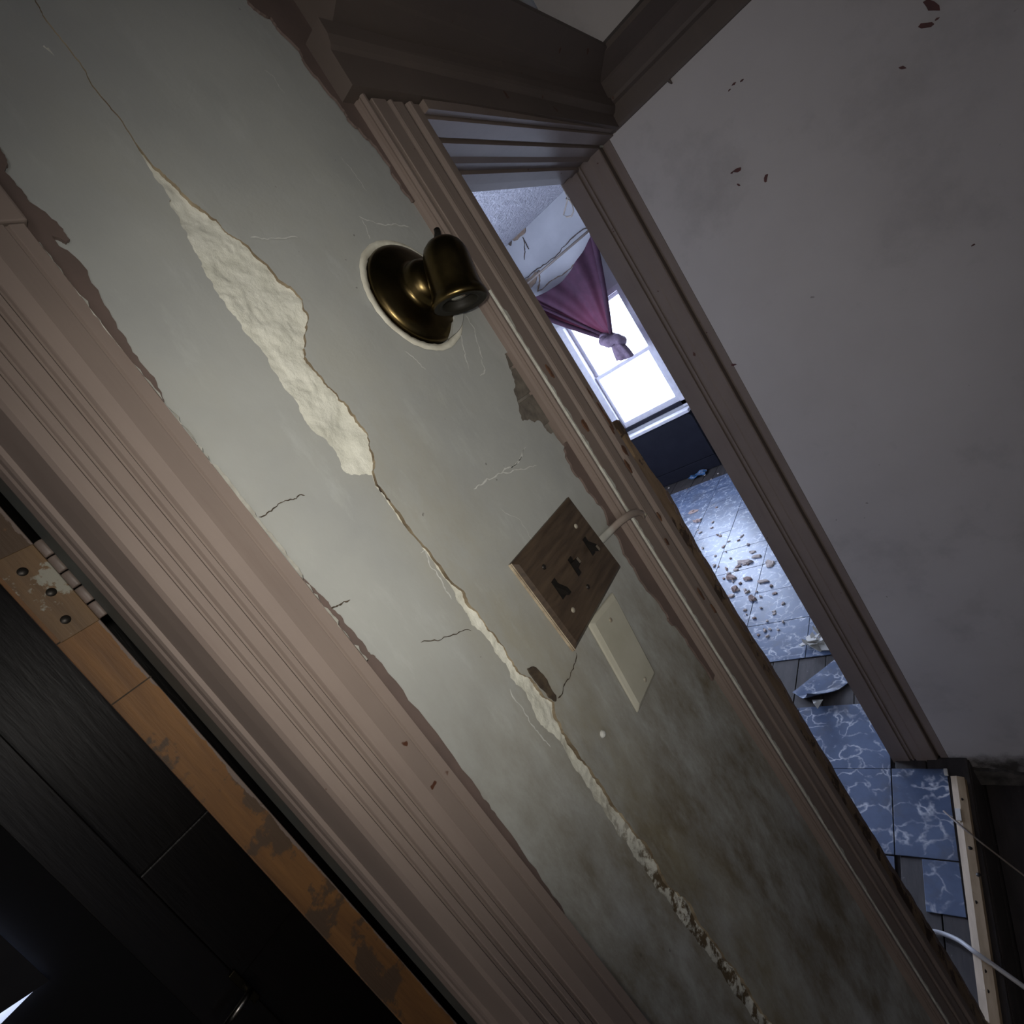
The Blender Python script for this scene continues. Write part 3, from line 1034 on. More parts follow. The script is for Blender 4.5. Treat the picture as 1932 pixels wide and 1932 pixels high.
# stepped soffit of the opening
sf = [(-.0280, 2.008), (-.0280, 1.9945), (-.0190, 1.9945), (-.0185, 1.9975), (-.0160, 1.9975), (-.0155, 1.991), (.0140, 1.991), (.0200, 1.9965), (.0230, 1.9965), (.0235, 1.990),
      (.050, 1.990), (.060, 1.986), (.0680, 1.9930), (.0860, 1.9930), (.0880, 1.987), (.1120, 1.985), (.1130, 1.989), (.1380, 1.988), (.1380, 2.04), (.0, 2.04), (.0, 2.008)]
extr('head_lining', sf, 0.7165, 1.449, lambda p, q, a: (a, p, q), M['brown'], t3, 1)
keep(t3)

# right jamb of the doorway
t4 = empty('trim_4', (1.44, 0.07, 0))
tag(t4, 'brown grooved jamb of the far doorway against the end wall', 'door jamb', kind=S)
jr = [(1.452, -.004), (1.4500, -.003), (1.4500, .0155), (1.4660, .0165), (1.4660, .0235), (1.4430, .0245), (1.4405, .027), (1.4405, .055), (1.4395, .058), (1.4395, .0785), (1.4450, .080),
      (1.4450, .0835), (1.4405, .085), (1.4405, .090), (1.4455, .0915), (1.4455, .095), (1.4385, .0965), (1.4385, .1430), (1.480, .1430), (1.480, -.004)]
extr('jamb_board', jr, -0.011, 1.9935, lambda p, q, a: (p, q, a), M['brown'], t4, 30, .0008)
keep(t4)

# crown on the end wall
t5 = empty('trim_5', (1.44, -0.6, 2.05))
tag(t5, 'shade-darkened brown crown moulding along the top of the end wall', 'crown moulding', kind=S)
c5 = [(1.4505, 1.993), (1.4430, 1.993), (1.4400, 2.000), (1.4395, 2.036), (1.4310, 2.041), (1.4290, 2.048), (1.4080, 2.074), (1.4040, 2.078), (1.3560, 2.100), (1.3560, 2.110), (1.4505, 2.150)]
extr('crown_moulding', c5, -1.349, -0.020, lambda p, q, a: (p, a, q), M['shadedtrim'], t5, 1)
for (u, v) in ((1263, 155), (1331, 77), (1357, 45)):
    p = on(0, XR - .004, u, v)
    tube('paint_drip', [(XR - .003, p.y, p.z + .012), (XR - .004, p.y - .001, p.z + .002), (XR - .003, p.y - .003, p.z - .006)], [.003, .0035, .0015], M['shadedtrim'], t5, 6)
keep(t5)

# window behind the viewer that lights the hall through a pane with a tint added to warm and dim its light
w5 = empty('window_2', (-2.56, -0.75, 0.8))
tag(w5, 'hall window with glass tinted to warm and dim its light, behind the viewer', 'window', kind=S)
tinted = M['glass'].copy()
tinted.name = 'light_tint_glass'
for n_ in tinted.node_tree.nodes:
    if n_.type == 'BSDF_TRANSPARENT':
        n_.inputs[0].default_value = (0.61, 0.55, 0.47, 1)
boxes('window_frame', [(-2.60, -2.52, -1.17, -1.12, .8, 2.1), (-2.60, -2.52, -.38, -.33, .8, 2.1), (-2.60, -2.52, -1.12, -.38, .8, .85), (-2.60, -2.52, -1.12, -.38, 2.05, 2.1), (-2.60, -2.52, -1.12, -.38, 1.43, 1.47)], M['whiteframe'], w5)
box('pane', -2.565, -2.56, -1.12, -.38, .85, 2.05, tinted, w5)
keep(w5)
w6 = empty('fill_window', (-0.70, -1.40, 1.32))  # window added out of view to lift the sconce wall's brightness
tag(w6, 'small window added behind the viewer to brighten the wall with the light fitting', 'window', kind=S)
boxes('window_frame', [(-.92, -.89, -1.43, -1.37, 1.32, 2.12), (-.51, -.48, -1.43, -1.37, 1.32, 2.12), (-.89, -.51, -1.43, -1.37, 1.32, 1.35), (-.89, -.51, -1.43, -1.37, 2.09, 2.12)], M['whiteframe'], w6)
box('pane', -.89, -.51, -1.402, -1.398, 1.35, 2.09, tinted, w6)
keep(w6)

# ================================================================== LEFT DOOR (its hinge edge)
d1 = empty('door_1', (0.095, 0.152, 0))
tag(d1, 'open door showing its stripped orange wood edge and painted hinge', 'door', kind=S)
an = math.radians(-9)
lf = box('door_leaf', -0.032, 0.0, 0.0008, 0.70, 0.01, 1.95, M['darkdoor'])
lf.parent = d1
lf.location = (0.016, 0.0, 0)
lf.rotation_euler = (0, 0, an)
eg = box('door_edge', 0.079, 0.111, 0.1505, 0.1545, 0.01, 1.95, M['orange'], d1, .0006, 1)
# hinge: leaf let into the edge, knuckles, screws
hz0, hz1 = 1.660, 1.738
hl = box('hinge_leaf', 0.0815, 0.1105, 0.1495, 0.1515, hz0, hz1, raw_wood('rusty_painted_hinge_leaf', (0.17, 0.10, 0.045), (0.10, 0.06, 0.03), ((0.28, 0.27, 0.22), 30, .58)), d1, .0006, 1)
for k, z in enumerate((1.722, 1.698, 1.674)):
    lathe('hinge_screw', [(0.0001, -.0004), (.0030, -.0004), (.0036, .0003), (.0036, .001)], (0.0955 + (.003 if k == 1 else -.002), 0.1492, z), (0, 1, 0), M['dscrew'], d1, 14)
kn = 5
for k in range(kn):
    z0 = hz0 + (hz1 - hz0) * k / kn + .0008
    z1 = hz0 + (hz1 - hz0) * (k + 1) / kn - .0008
    lathe('hinge_knuckle', [(.0001, z0), (.0042, z0), (.0046, z0 + .001), (.0046, z1 - .001), (.0042, z1), (.0001, z1)], (0.1145, 0.1462, 0), (0, 0, 1), M['hinge'], d1, 14)
keep(d1)
lf.matrix_parent_inverse = Matrix.Identity(4)
for zz in (1.598, 1.661):
    o = box('edge_joint', 0.0788, 0.1112, 0.1500, 0.1508, zz - .0006, zz + .0006, M['crackdark'], d1)
    o.matrix_parent_inverse = d1.matrix_world.inverted()

bl = loft('roller_blind', [(-.84, 1.872, BZ + .86), (-.84, 1.876, BZ + .86), (-.84, 1.876, BZ + .22), (-.84, 1.872, BZ + .22)],
          [(-.185, 1.872, BZ + .86), (-.185, 1.876, BZ + .86), (-.185, 1.876, BZ - .004), (-.185, 1.872, BZ - .004)], simple('grey_blind_cloth', (.10, .10, .11), (.08, .08, .09), .8, 6))
tag(bl, 'dim grey roller blind in the side room with a bright gap below', 'blind')

# dark wardrobe in the side room
wd = empty('wardrobe', (0.10, 0.80, 0))
tag(wd, 'near black wooden wardrobe with a lever handle in the side room', 'wardrobe')
yv = 0.75
xl = on(1, yv, 338, 1888).x
pl = on(1, yv, 264, 1655)
box('carcass', xl, 0.34, yv + .012, yv + .45, 0, 2.2, M['darkdoor'], wd)
box('stile', xl, pl.x, yv, yv + .012, 0, 2.2, M['darkdoor'], wd, .002)
box('stile', 0.19, 0.34, yv, yv + .012, 0, 2.2, M['darkdoor'], wd, .002)
box('rail', pl.x, 0.19, yv, yv + .012, pl.z - .25, pl.z, M['darkdoor'], wd, .003)
box('rail', pl.x, 0.19, yv, yv + .012, 0, .2, M['darkdoor'], wd, .003)
hp = on(1, yv, 460, 1860)
box('handle_plate', hp.x - .006, hp.x + .006, yv - .006, yv, hp.z - .035, hp.z + .035, M['brassdark'], wd, .002)
h2 = on(1, yv - .03, 415, 1925)
tube('lever', [(hp.x, yv - .002, hp.z), (hp.x, yv - .03, hp.z), (hp.x - .012, yv - .034, hp.z), (h2.x, yv - .034, hp.z)], [.006, .006, .0055, .005], M['nickel'], wd, 10)
keep(wd)

# ================================================================== WINDOW
win = empty('window_1', (XF, 1.83, 0.66))
tag(win, 'white double hung window, blown out by daylight, in the far room', 'window', kind=S)
wy0, wy1, wz0, wz1 = 1.47, 2.225, 0.66, 1.93
M_ = M['whiteframe']
boxes('window_frame', [(XF - .02, XF + .10, 1.46, 1.515, .64, 1.93), (XF - .02, XF + .10, 2.175, 2.24, .64, 1.93), (XF - .02, XF + .10, 1.515, 2.175, 1.885, 1.93)], M_, win)
us = boxes('upper_sash', [(XF + .05, XF + .08, 1.515, 1.548, 1.27, 1.885), (XF + .05, XF + .08, 2.135, 2.175, 1.27, 1.885), (XF + .05, XF + .08, 1.548, 2.135, 1.85, 1.885), (XF + .05, XF + .08, 1.548, 2.135, 1.27, 1.305)], M_, win)
ls = boxes('lower_sash', [(XF + .015, XF + .045, 1.515, 1.552, .70, 1.30), (XF + .015, XF + .045, 2.14, 2.175, .70, 1.30), (XF + .015, XF + .045, 1.552, 2.14, 1.265, 1.30), (XF + .015, XF + .045, 1.552, 2.14, .70, .755)], M_, win)
box('pane', XF + .063, XF + .066, 1.545, 2.138, 1.30, 1.853, M['glass'], us)
box('pane', XF + .028, XF + .031, 1.549, 2.143, .75, 1.27, M['glass'], ls)
box('sill_track', XF - .02, XF + .10, 1.46, 2.24, .66, .70, M['navy'], win)
box('sill_board', XF - .17, XF - .02, 1.44, 2.26, .600, .630, M['whiteframe'], win, .004)
bpy.context.view_layer.update()
keep(win)

# dark panel below the window with a rounded end
pn = empty('radiator_cover', (4.9, 1.8, 0))
tag(pn, 'low dark navy cover with a rounded corner under the window', 'radiator cover')
pts = [(2.6, 0.125), (2.6, .592)]
for k in range(7):
    a = math.pi / 2 * k / 6
    pts.append((1.50 - .055 * math.sin(a), .537 + .055 * math.cos(a)))
pts.append((1.445, .125))
extr('front_panel', pts, 4.84, 4.955, lambda p, q, a: (a, p, q), M['navy'], pn, 1)
box('plinth', 4.83, 4.955, 1.435, 2.6, 0.0015, 0.122, M['navy'], pn, .003)
keep(pn)

# ================================================================== CURTAIN
cu = empty('curtain', (4.8, 1.7, 1.5))
tag(cu, 'dark plum curtain gathered into a knot in front of the window', 'curtain')
Lb = [(2.42, 2.40), (2.17, 2.06), (1.945, 1.79), (1.735, 1.555)]
Rb = [(1.36, 2.42), (1.452, 2.166), (1.59, 1.815), (1.69, 1.590)]


def cr(pts, t):
    n = len(pts) - 1
    s = min(t * n, n - 1e-6)
    i = int(s)
    f = s - i
    p0, p1, p2, p3 = [Vector(pts[min(max(k, 0), n)]) for k in (i - 1, i, i + 1, i + 2)]
    return .5 * (2 * p1 + (p2 - p0) * f + (2 * p0 - 5 * p1 + 4 * p2 - p3) * f * f + (3 * p1 - p0 - 3 * p2 + p3) * f ** 3)


vs, fs = [], []
nu, nv = 40, 40
for j in range(nv + 1):
    t = j / nv
    a, b = cr(Lb, t), cr(Rb, t)
    for i in range(nu + 1):
        s = i / nu
        p = a.lerp(b, s)
        sag = .42 * (1 - t) ** 2 * 4 * s * (1 - s) * .42
        k = 1 - t
        x = 4.80 + .035 * k * math.sin(s * 15 + t) + .012 * math.sin(s * 40) * k - .02 * t
        vs.append((x, p.x, p.y - sag))
for j in range(nv):
    for i in range(nu):
        q = j * (nu + 1) + i
        fs.append((q, q + 1, q + nu + 2, q + nu + 1))
mesh('drape', vs, fs, M['cloth'], cu, True, fix=False)
tube('rolled_edge', [(4.775, *cr(Rb, t / 14)) for t in range(15)], [.03 - .0007 * t for t in range(15)], M['cloth'], cu, 8)
L2 = [(2.40, 2.42), (2.22, 2.25), (1.97, 1.915), (1.745, 1.60)]
tube('rolled_edge', [(4.770, *cr(L2, t / 14)) for t in range(15)], [.016] * 15, M['cloth'], cu, 8)
tube('rolled_edge', [(4.775, *cr(Lb, t / 14)) for t in range(15)], [.028 - .0005 * t for t in range(15)], M['cloth'], cu, 8)
# knot: a torus-like wrap, then the tail
kc = Vector((4.755, 1.690, 1.535))
ring_ = []
for k in range(21):
    a = 2 * math.pi * k / 20
    ring_.append(kc + Vector((.05 * math.sin(a), .070 * math.cos(a) + .010, .045 * math.cos(a) + .02 * math.sin(2 * a))))
tube('knot', ring_, [.046 + .008 * math.sin(k * 1.7) for k in range(21)], M['cloth2'], cu, 9)
tail = []
vs, fs = [], []
for j in range(9):
    t = j / 8
    cy, cz = 1.690 - .01 * t, 1.53 - .20 * t
    for i in range(24):
        a = 2 * math.pi * i / 24
        rr = (.046 + .030 * t) * (1 + .22 * math.sin(5 * a + 2 * t))
        vs.append((4.755 + rr * .7 * math.sin(a), cy + rr * math.cos(a), cz + (.02 * math.cos(a) if j == 8 else 0)))
for j in range(8):
    for i in range(24):
        k = (i + 1) % 24
        fs.append((j * 24 + i, j * 24 + k, j * 24 + 24 + k, j * 24 + 24 + i))
fs.append(tuple(range(192, 216)))
mesh('tail', vs, fs, M['cloth2'], cu, True)
keep(cu)
# rod that carries it
rd = tube('curtain_rod', [(4.82, 1.10, 2.42), (4.82, 2.70, 2.42)], .011, M['wire'], None, 10)
tag(rd, 'thin rod carrying the plum curtain', 'curtain rod')
bk = empty('rod_bracket')
bpy.data.objects.remove(bk)
for y in (1.16, 2.64):
    b = box('bracket', 4.812, XF - .0005, y - .01, y + .01, 2.405, 2.435, M['wire'], rd)

# wire loop hanging from the far ceiling
p = on(0, 4.6, 1069, 392)
lp = [(4.6, p.y - .06, 2.835), (4.6, p.y - .05, p.z + .05)] + [(4.6, p.y + .055 * math.cos(a), p.z + .075 * math.sin(a)) for a in [math.radians(d) for d in (-20, -50, -90, -130, -170, -200, -230)]]
o = tube('ceiling_hook', lp, .007, simple('tan_wire', (0.32, 0.27, 0.22), None, .6), None, 8)
tag(o, 'small tan wire loop hanging below the far ceiling', 'hook')

# ================================================================== WALL LIGHT
sc = empty('wall_sconce', (SC[0], -0.004, SC[1]))
tag(sc, 'aged brass wall light with a round backplate and bell shaped socket', 'wall light')
cx, cz = SC
dish = [(.0001, .0420), (.010, .0412), (.0180, .0385), (.0235, .0340), (.0262, .0285), (.0272, .0225), (.0285, .0190), (.0330, .0172), (.0410, .0152), (.0490, .0128), (.0545, .0106), (.0585, .0080), (.0602, .0050), (.0602, -.0040), (.0560, -.0050)]
lathe('backplate', dish, (cx + .001, 0.0005, cz + .001), (0, -1, 0), M['brass'], sc, 64)
bc = on(1, -.064, 850, 515)        # bell centre
axd = Vector((-.27, .12, -.95)).normalized()
top = bc - axd * .036
# arm
lathe('arm', [(.0001, 0), (.0135, 0), (.0125, .004), (.0095, .010), (.0090, .028), (.0105, .034), (.0105, .040), (.0001, .040)], (cx, -.0365, cz), (Vector((bc.x, bc.y, bc.z)) - Vector((cx, -.0365, cz))), M['brassdark'], sc, 28)
bell = [(.0001, -.0010), (.0080, -.0005), (.0150, .0025), (.0205, .0080), (.0235, .0150), (.0250, .0230), (.0258, .0360), (.0266, .0480), (.0275, .0560), (.0290, .0600), (.0305, .0625), (.0315, .0660),
        (.0308, .0690), (.0290, .0697)]
lathe('bell_socket', bell, top, axd, M['brass'], sc, 56)
lathe('socket_lining', [(.0291, .0697), (.0262, .0685), (.0235, .0680), (.0215, .0690), (.0200, .0685), (.0185, .0640), (.0180, .0560)], top, axd, M['lining'], sc, 48)
lathe('lamp_holder', [(.0001, .046), (.0150, .046), (.0160, .048), (.0160, .0600), (.0130, .0605), (.0120, .056), (.0001, .055)], top, axd, M['black'], sc, 32)
lathe('contact', [(.0001, .0640), (.0070, .0635), (.0100, .0615), (.0110, .0570)], top, axd, M['nickel'], sc, 24)
k0 = top + Vector((-.012, 0, .004))
k1 = on(1, k0.y, 824, 433)
tube('key_switch', [top - axd * -.004 + Vector((-.006, 0, 0)), k1.lerp(top, .35), k1], [.0042, .0036, .0034], M['black'], sc, 12)
# wall paint stuck on the lower right of the backplate
pa = []
for k in range(13):
    a = math.radians(-88 + k * 5.2)
    pa.append((cx + .0600 * math.cos(a), cz + .0600 * math.sin(a)))
pb = rag([(cx + .053 * math.cos(math.radians(-26)), cz + .053 * math.sin(math.radians(-26))), (cx + .046 * math.cos(math.radians(-50)), cz + .046 * math.sin(math.radians(-50))),
          (cx + .049 * math.cos(math.radians(-70)), cz + .049 * math.sin(math.radians(-70)))], .2, 3, mx=.003)
sheet('paint_smear', pa + pb, [], -0.0150, 0.009, XZ, M['wall'], sc)
keep(sc)
# chipped cream rim of the round hole in the paint (belongs to the wall)
vs, fs = [], []
N = 96
for k in range(N):
    a = 2 * math.pi * k / N
    ro, rm, ri = .0690 + .0012 * noise.noise(Vector((math.cos(a) * 9, math.sin(a) * 9, 1))), .0676, .0604 + .0012 * noise.noise(Vector((math.cos(a) * 14, math.sin(a) * 14, 5)))
    for r_, y_ in ((ro, -.0020), (rm, -.0040), (ri + .001, -.0030), (ri, .004)):
        vs.append((cx + r_ * math.cos(a), y_, cz + r_ * math.sin(a)))
for k in range(N):
    l = (k + 1) % N
    for q in range(3):
        fs.append((4 * k + q, 4 * l + q, 4 * l + q + 1, 4 * k + q + 1))
mesh('chipped_rim', vs, fs, M['rim'], wf, True)

# ================================================================== SWITCH PLATE
sp = empty('switch_plate', (0.472, -0.002, 1.414))
tag(sp, 'dark walnut three gang switch plate with three black toggles', 'switch plate')
cor = P([(962, 1065), (1072, 938), (1170, 1070), (1083, 1228)], -.004)     # left-top, right-top, right-bottom, left-bottom


def quadplate(name, cor, y0, y1, inset, mat, parent):
    c_ = Vector((sum(p[0] for p in cor) / 4, sum(p[1] for p in cor) / 4))
    rows = []
    for y, ins in ((y0, 0), (y0 - (y0 - y1) * .45, 0), (y1, inset)):
        row = []
        for p_ in cor:
            d = Vector(p_) - c_
            row.append((p_[0] - math.copysign(ins, d.x), y, p_[1] - math.copysign(ins, d.y)))
        rows.append(row)
    vs = [v for r_ in rows for v in r_]
    fs = [(8, 9, 10, 11), (0, 3, 2, 1)]
    for q in (0, 4):
        for i in range(4):
            j = (i + 1) % 4
            fs.append((q + i, q + j, q + 4 + j, q + 4 + i))
    return mesh(name, vs, fs, mat, parent)


quadplate('plate', cor, -0.001, -0.0095, .006, M['platewood'], sp)
# pale strip painting the light caught along the plate's left edge
a, b = cor[0], cor[3]
mesh('lit_edge', [(a[0] - .0012, -.002, a[1]), (a[0] + .0008, -.0062, a[1]), (b[0] + .0008, -.0062, b[1]), (b[0] - .0012, -.002, b[1])], [(0, 1, 2, 3)], simple('pale_lit_wood', (.42, .36, .26), (.22, .17, .11), .7, 60), sp)
cc = Vector((sum(p[0] for p in cor) / 4, sum(p[1] for p in cor) / 4))
for k, st in ((-1, -1), (0, 1), (1, -1)):
    x = cc.x + k * .0455
    box('slot', x - .0042, x + .0042, -.0100, -.0090, cc.y - .0125, cc.y + .0125, M['black'], sp)
    s = .006 if st > 0 else -.006
    A = [(x - .0036, -.0095, cc.y - .006), (x + .0036, -.0095, cc.y - .006), (x + .0036, -.0095, cc.y + .006), (x - .0036, -.0095, cc.y + .006)]
    B = [(x - .0030, -.0205, cc.y - .0035 + s), (x + .0030, -.0205, cc.y - .0035 + s), (x + .0030, -.0195, cc.y + .0035 + s), (x - .0030, -.0195, cc.y + .0035 + s)]
    tg = loft('toggle', A, B, M['black'], sp)
    if st > 0 or k == 1:
        mesh('tip_highlight', [(v[0] * .7 + x * .3, v[1] - .0003, v[2]) for v in B], [(0, 1, 2, 3)], M['tiplight'], tg)  # paler tip colour paints a slight highlight on the toggle
for (k, q, mm) in ((-1, 1, 'dscrew'), (1, 1, 'screw'), (-1, -1, 'screw'), (0, -1, 'dscrew')):
    s_ = lathe('screw', [(.0001, .0016), (.0022, .0014), (.0032, .0006), (.0034, -.001)], (cc.x + k * .0455, -.0095, cc.y + q * .031), (0, -1, 0), M[mm], sp, 16)
keep(sp)

# ================================================================== BLANK PLATE
bp = empty('blank_plate', (0.47, -0.002, 1.283))
tag(bp, 'tilted cream blank cover plate below the walnut switch plate', 'cover plate')
cor2 = P([(1110, 1176), (1157, 1117), (1238, 1270), (1205, 1345)], -.005)
pl_ = quadplate('plate', cor2, -0.0015, -0.0080, .0065, M['cream'], bp)
bmod = pl_.modifiers.new('bevel', 'BEVEL')
bmod.width = .0022
bmod.segments = 3
c2_ = Vector((sum(p[0] for p in cor2) / 4, sum(p[1] for p in cor2) / 4))
for (u, v) in ((1152, 1170), (1217, 1282)):
    q = wx(u, v, -.008)
    lathe('screw', [(.0001, .0012), (.0020, .0010), (.0030, .0004), (.0032, -.001)], (q[0], -.0082, q[1]), (0, -1, 0), M['screw'], bp, 16)
keep(bp)
# torn paint round the small screw hole lower on the wall
q = wx(1135, 1385)
o = lathe('wall_plug', [(.0001, .0018), (.0020, .0015), (.0034, .0006), (.0042, -.002)], (q[0], -.0030, q[1]), (0, -1, 0), M['scratch'], None, 16)
tag(o, 'tiny white painted screw head in the stained wall', 'screw')

# painted-over strap from the switch plate to the casing
st = [on(1, y, u, v) for u, v, y in ((1118, 1034, -.004), (1140, 1013, -.007), (1158, 995, -.014), (1172, 982, -.026), (1190, 970, -.028), (1203, 966, -.027), (1212, 968, -.026), (1216, 977, -.025))]
sw = tube('cable_strap', st, [.0058, .0058, .0056, .0054, .0054, .0052, .0046, .0030], M['spill'], None, 10, flat=.5, up=(0, -1, 0))
sw.data.materials.clear()


def strapmat():
    mt_, nt, bs = newmat('strap_brown_and_grey_paint')
    v = mapping(nt)
    f = math_(nt, 'ADD', zramp(nt, .575, .562, 'X'), math_(nt, 'MULTIPLY', noisef(nt, v, 60, 4, .6, .3, .7), .25))
    setc(nt, bs, mix(nt, f, (0.19, .145, .12), (.31, .31, .28)))
    bs.inputs['Roughness'].default_value = .45
    return mt_


sw.data.materials.append(strapmat())
tag(sw, 'painted over cable curving from the switch plate onto the casing', 'cable')
nl = on(1, -.0235, 1217, 971)
o = lathe('nail_head', [(.0001, .002), (.0022, .0016), (.0026, .0004), (.0026, -.001)], nl, (0, -1, 0), M['screw'], sw, 12)

# ================================================================== FLOOR THINGS
bt = empty('floor_batten', (1.06, -0.02, 0))
tag(bt, 'pale wooden batten with dark nail holes lying across the doorway', 'batten')
A = [(1.372, -.004, .0032), (1.364, -.040, .0032), (1.364, -.039, .018), (1.366, -.022, .021), (1.371, -.006, .014)]
B = [(0.60, .004, .0032), (0.60, -.032, .0032), (0.60, -.031, .018), (0.60, -.014, .021), (0.60, .002, .014)]
loft('batten_board', A, B, M['pale_wood'], bt)
for (u, v) in ((1814, 1508), (1840, 1702), (1857, 1832), (1830, 1600), (1862, 1870), (1846, 1650)):
    q = fx(u, v, .0195)
    lathe('nail_hole', [(.0001, .0006), (.0045, .0005), (.0055, -.001)], (q[0], q[1], .0198), (0, 0, 1), M['dscrew'], bt, 12)
keep(bt)
q = fx(1808, 1537, .022)
o = box('paper_scrap', q[0] - .018, q[0] + .018, q[1] - .006, q[1] + .006, .0215, .0235, M['paper'])
tag(o, 'small white paper scrap lying on the pale batten', 'paper')
q = fx(1785, 1457, .005)
o = box('plaster_crumb', q[0] - .012, q[0] + .010, q[1] - .005, q[1] + .005, .003, .010, M['paper'], None, .002)
tag(o, 'white plaster crumb at the foot of the door jamb', 'crumb')

cb_ = [fx(u, v, .006) for u, v in ((1700, 1752), (1755, 1757), (1780, 1762), (1810, 1775), (1840, 1797), (1880, 1825), (1932, 1862), (1990, 1905), (2060, 1990))]
zz = [.006, .006, .008, .018, .030, .012, -.02, -.07, -.094]
pts = [(*fx(u, v, z), z) for (u, v), z in zip(((1700, 1752), (1755, 1757), (1780, 1762), (1810, 1775), (1840, 1797), (1880, 1825), (1932, 1862), (1990, 1905), (2060, 1990)), zz)]
sm_ = []
for i in range(60):
    t = i / 59
    n = len(pts) - 1
    s = min(t * n, n - 1e-6)
    k = int(s)
    f = s - k
    p0, p1, p2, p3 = [Vector(pts[min(max(j, 0), n)]) for j in (k - 1, k, k + 1, k + 2)]
    sm_.append(.5 * (2 * p1 + (p2 - p0) * f + (2 * p0 - 5 * p1 + 4 * p2 - p3) * f * f + (3 * p1 - p0 - 3 * p2 + p3) * f ** 3))
o = tube('white_cable', sm_, .0052, M['cable'], None, 10)
tag(o, 'thick white cable curving over the pale batten', 'cable')
wpts = [(*fx(u, v, z), z) for u, v, z in ((1640, 1440, .004), (1725, 1480, .004), (1780, 1530, .01), (1818, 1563, .024), (1845, 1585, .012), (1880, 1612, -.03), (1932, 1652, -.08), (2000, 1705, -.097))]
o = tube('thin_wire', wpts[2:], .0024, M['wire'], None, 8)
tag(o, 'thin grey wire running across the dark hall boards', 'wire')

# loose tile with a curled white corner
lt = empty('loose_tile', (1.78, 0.40, 0))
tag(lt, 'broken loose marbled tile with a curled white corner', 'floor tile')
qs = [fx(u, v, .006) for u, v in ((1495, 1306), (1538, 1334), (1612, 1279), (1580, 1240))]
vs, fs = [], []
n = 10
for j in range(n + 1):
    for i in range(n + 1):
        s, t = i / n, j / n
        a = Vector(qs[0]).lerp(Vector(qs[3]), s)
        b = Vector(qs[1]).lerp(Vector(qs[2]), s)
        p_ = a.lerp(b, t)
        c_ = max(0, (1 - s) + t - 1.35)
        vs.append((p_.x, p_.y, .006 + .14 * c_ ** 1.6 + .0015 * noise.noise(Vector((p_.x * 20, p_.y * 20, 0)))))
k = len(vs)
vs += [(x, y, z - .0025) for x, y, z in vs]
for j in range(n):
    for i in range(n):
        q = j * (n + 1) + i
        fs += [(q, q + 1, q + n + 2, q + n + 1), (k + q, k + q + n + 1, k + q + n + 2, k + q + 1)]
for i in range(n):
    fs += [(i, i + 1, k + i + 1, k + i), (n * (n + 1) + i, n * (n + 1) + i + 1, k + n * (n + 1) + i + 1, k + n * (n + 1) + i),
           (i * (n + 1), (i + 1) * (n + 1), k + (i + 1) * (n + 1), k + i * (n + 1)), (i * (n + 1) + n, (i + 1) * (n + 1) + n, k + (i + 1) * (n + 1) + n, k + i * (n + 1) + n)]
mesh('tile_slab', vs, fs, M['tile'], lt)
q = fx(1537, 1331, .02)
vs = [(q[0] + .0, q[1], .030), (q[0] + .030, q[1] + .012, .020), (q[0] + .026, q[1] - .03, .022), (q[0] - .006, q[1] - .006, .008)]
mesh('curled_corner', vs, [(0, 1, 3), (0, 3, 2), (1, 2, 3), (0, 2, 1)], M['paper'], lt)
keep(lt)


# flakes and chunks of fallen plaster
def flake(name, x, y, sx, sy, h, mat, rot, z0=.0018, n=8):
    A, B = [], []
    for k in range(n):
        a = 2 * math.pi * k / n
        r_ = R.uniform(.62, 1.05)
        px_, py_ = sx * r_ * math.cos(a), sy * r_ * math.sin(a)
        X, Y = px_ * math.cos(rot) - py_ * math.sin(rot), px_ * math.sin(rot) + py_ * math.cos(rot)
        A.append((X, Y, 0))
        B.append((X * .86, Y * .86, h * R.uniform(.5, 1.3)))
    o = loft(name, A, B, mat)
    o.location = (x, y, z0)
    return o


GL = 'fallen plaster flakes'
small = [(1375, 1022), (1400, 1012), (1412, 1028), (1352, 958), (1322, 980), (1375, 1083), (1366, 1092), (1383, 1098), (1411, 1094), (1397, 1101), (1388, 1112), (1406, 1114), (1380, 1127),
         (1409, 1160), (1406, 1152), (1424, 1167), (1443, 1190), (1448, 1201), (1431, 1199), (1317, 1000), (1326, 1035), (1365, 1032), (1350, 1049), (1348, 1068), (1371, 1074), (1478, 1174), (1453, 1188),
         (1394, 1020), (1259, 914), (1262, 921), (1296, 923), (1330, 897), (1355, 894), (1330, 886), (1342, 905), (1478, 1140), (1462, 1120), (1420, 1042)]
for _ in range(26):
    small.append((R.uniform(1300, 1470), 0))
    u_ = small[-1][0]
    small[-1] = (u_, 950 + (u_ - 1300) * 1.15 + R.uniform(-25, 60))
for k, (u, v) in enumerate(small):
    x, y = fx(u, v)
    s = R.uniform(.010, .019) * (.8 if x < 2.6 else 1.1)
    o = flake('plaster_flake', x, y, s * R.uniform(.8, 1.3), s * R.uniform(.5, .9), R.uniform(.003, .008), M['chip' if k % 3 else 'brownchip'], R.uniform(0, 3))
    if x > 4.3:
        tag(o, 'tiny pale crumb on the dirty boards along the dark cover', 'plaster flake', 'crumbs along the dark cover')
    elif k % 3:
        tag(o, 'small beige flake scattered on the marbled floor of the far room', 'plaster flake', GL)
    else:
        tag(o, 'small brown flake scattered on the marbled floor of the far room', 'plaster flake', 'fallen brown flakes')
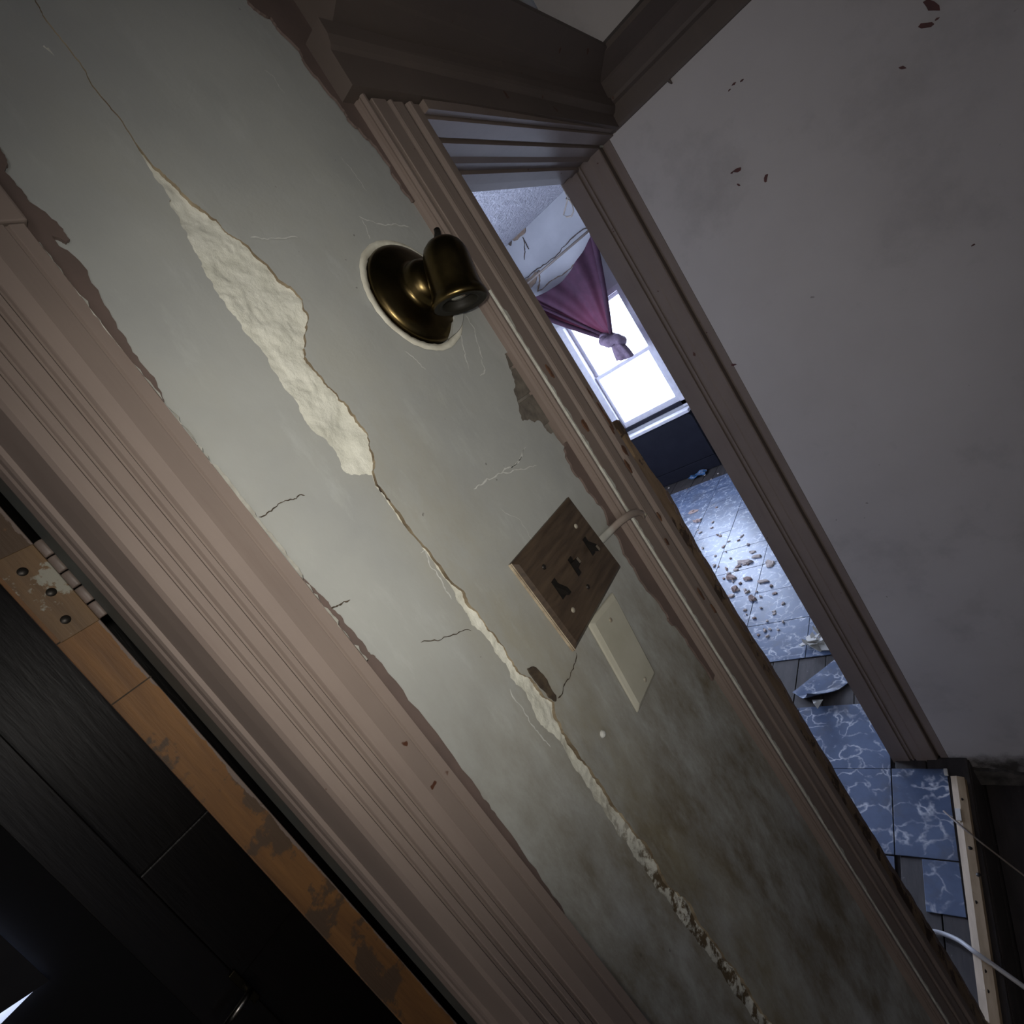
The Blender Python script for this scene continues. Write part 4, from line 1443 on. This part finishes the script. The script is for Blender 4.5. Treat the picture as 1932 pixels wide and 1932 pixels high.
for (u, v, sx, sy, h, r_, mm, lab) in (
        (1452, 1064, .060, .040, .016, .3, 'chip', 'largest flat pale flake, alone beside the door jamb'),
        (1404, 1062, .085, .022, .020, 1.25, 'chip', 'long crumbly strip of plaster on the brightest tile'),
        (1428, 1051, .055, .018, .018, 1.25, 'chip', 'short crumbly strip at the end of the long plaster strip'),
        (1380, 1091, .050, .026, .024, 1.1, 'brownchip', 'brown crumbled lump nearest the splintered door strip'),
        (1412, 1093, .040, .020, .016, 1.3, 'brownchip', 'brown crumb streak between two pale flakes'),
        (1440, 1098, .055, .020, .012, 1.4, 'chip', 'low pale crumb ridge left of the big flat flake'),
        (1387, 1113, .032, .028, .024, .4, 'brownchip', 'upright brown chunk casting a dark shadow'),
        (1420, 1131, .038, .026, .026, .7, 'brownchip', 'largest brown chunk, on the nearer tile'),
        (1379, 1125, .034, .020, .010, 1.2, 'chip', 'pale flake half hidden by the splintered strip'),
        (1307, 966, .085, .055, .003, 1.0, 'brownchip', 'flat pinkish square flake on the far tiles'),
        (1316, 984, .060, .022, .030, 1.1, 'brownchip', 'brown curled flake below the pinkish square flake')):
    x, y = fx(u, v)
    o = flake('plaster_chunk', x, y, sx * .8, sy * .8, h * .6, M[mm], r_, n=11)
    tag(o, lab, 'plaster chunk')
# crumpled heap on the bare boards
hp_ = empty('plaster_heap', (2.05, 0.40, 0))
tag(hp_, 'crumpled heap of pale plaster slivers on the bare boards', 'plaster heap')
x0, y0 = fx(1545, 1207, .02)
for k in range(13):
    A, B = [], []
    an_ = R.uniform(-.9, 2.2)
    L, W = R.uniform(.035, .065), R.uniform(.012, .022)
    ox, oy, oz = x0 + R.uniform(-.035, .035), y0 + R.uniform(-.04, .04), R.uniform(.004, .020)
    q = Matrix.Rotation(an_, 3, 'Z') @ Matrix.Rotation(R.uniform(-.7, .5), 3, 'Y')
    for (a, b) in ((-1, -.6), (-.2, -1), (1, -.3), (.8, .5), (-.5, 1)):
        v_ = q @ Vector((a * L, b * W, 0))
        A.append((ox + v_.x, oy + v_.y, max(-.003, oz + v_.z + .01)))
        B.append((ox + v_.x, oy + v_.y, max(.0, oz + v_.z + .0145)))
    loft('sliver', A, B, M['paper'], hp_)
keep(hp_)
# blue wrapper near the dark cover
x0, y0 = fx(1318, 893, .015)
bw = empty('wrapper', (x0, y0, 0))
tag(bw, 'crumpled blue and white wrapper against the dark cover', 'wrapper')
vs = []
for j in range(5):
    for i in range(6):
        px_, py_ = (i / 5 - .5) * .17, (j / 4 - .5) * .10
        vs.append((x0 - .03 + py_, y0 + px_, .006 + abs(noise.noise(Vector((i * 1.3, j * 1.7, 2)))) * .05))
fs = [(j * 6 + i, j * 6 + i + 1, j * 6 + i + 7, j * 6 + i + 6) for j in range(4) for i in range(5)]
mesh('foil', vs, fs, M['blue'], bw)
keep(bw)
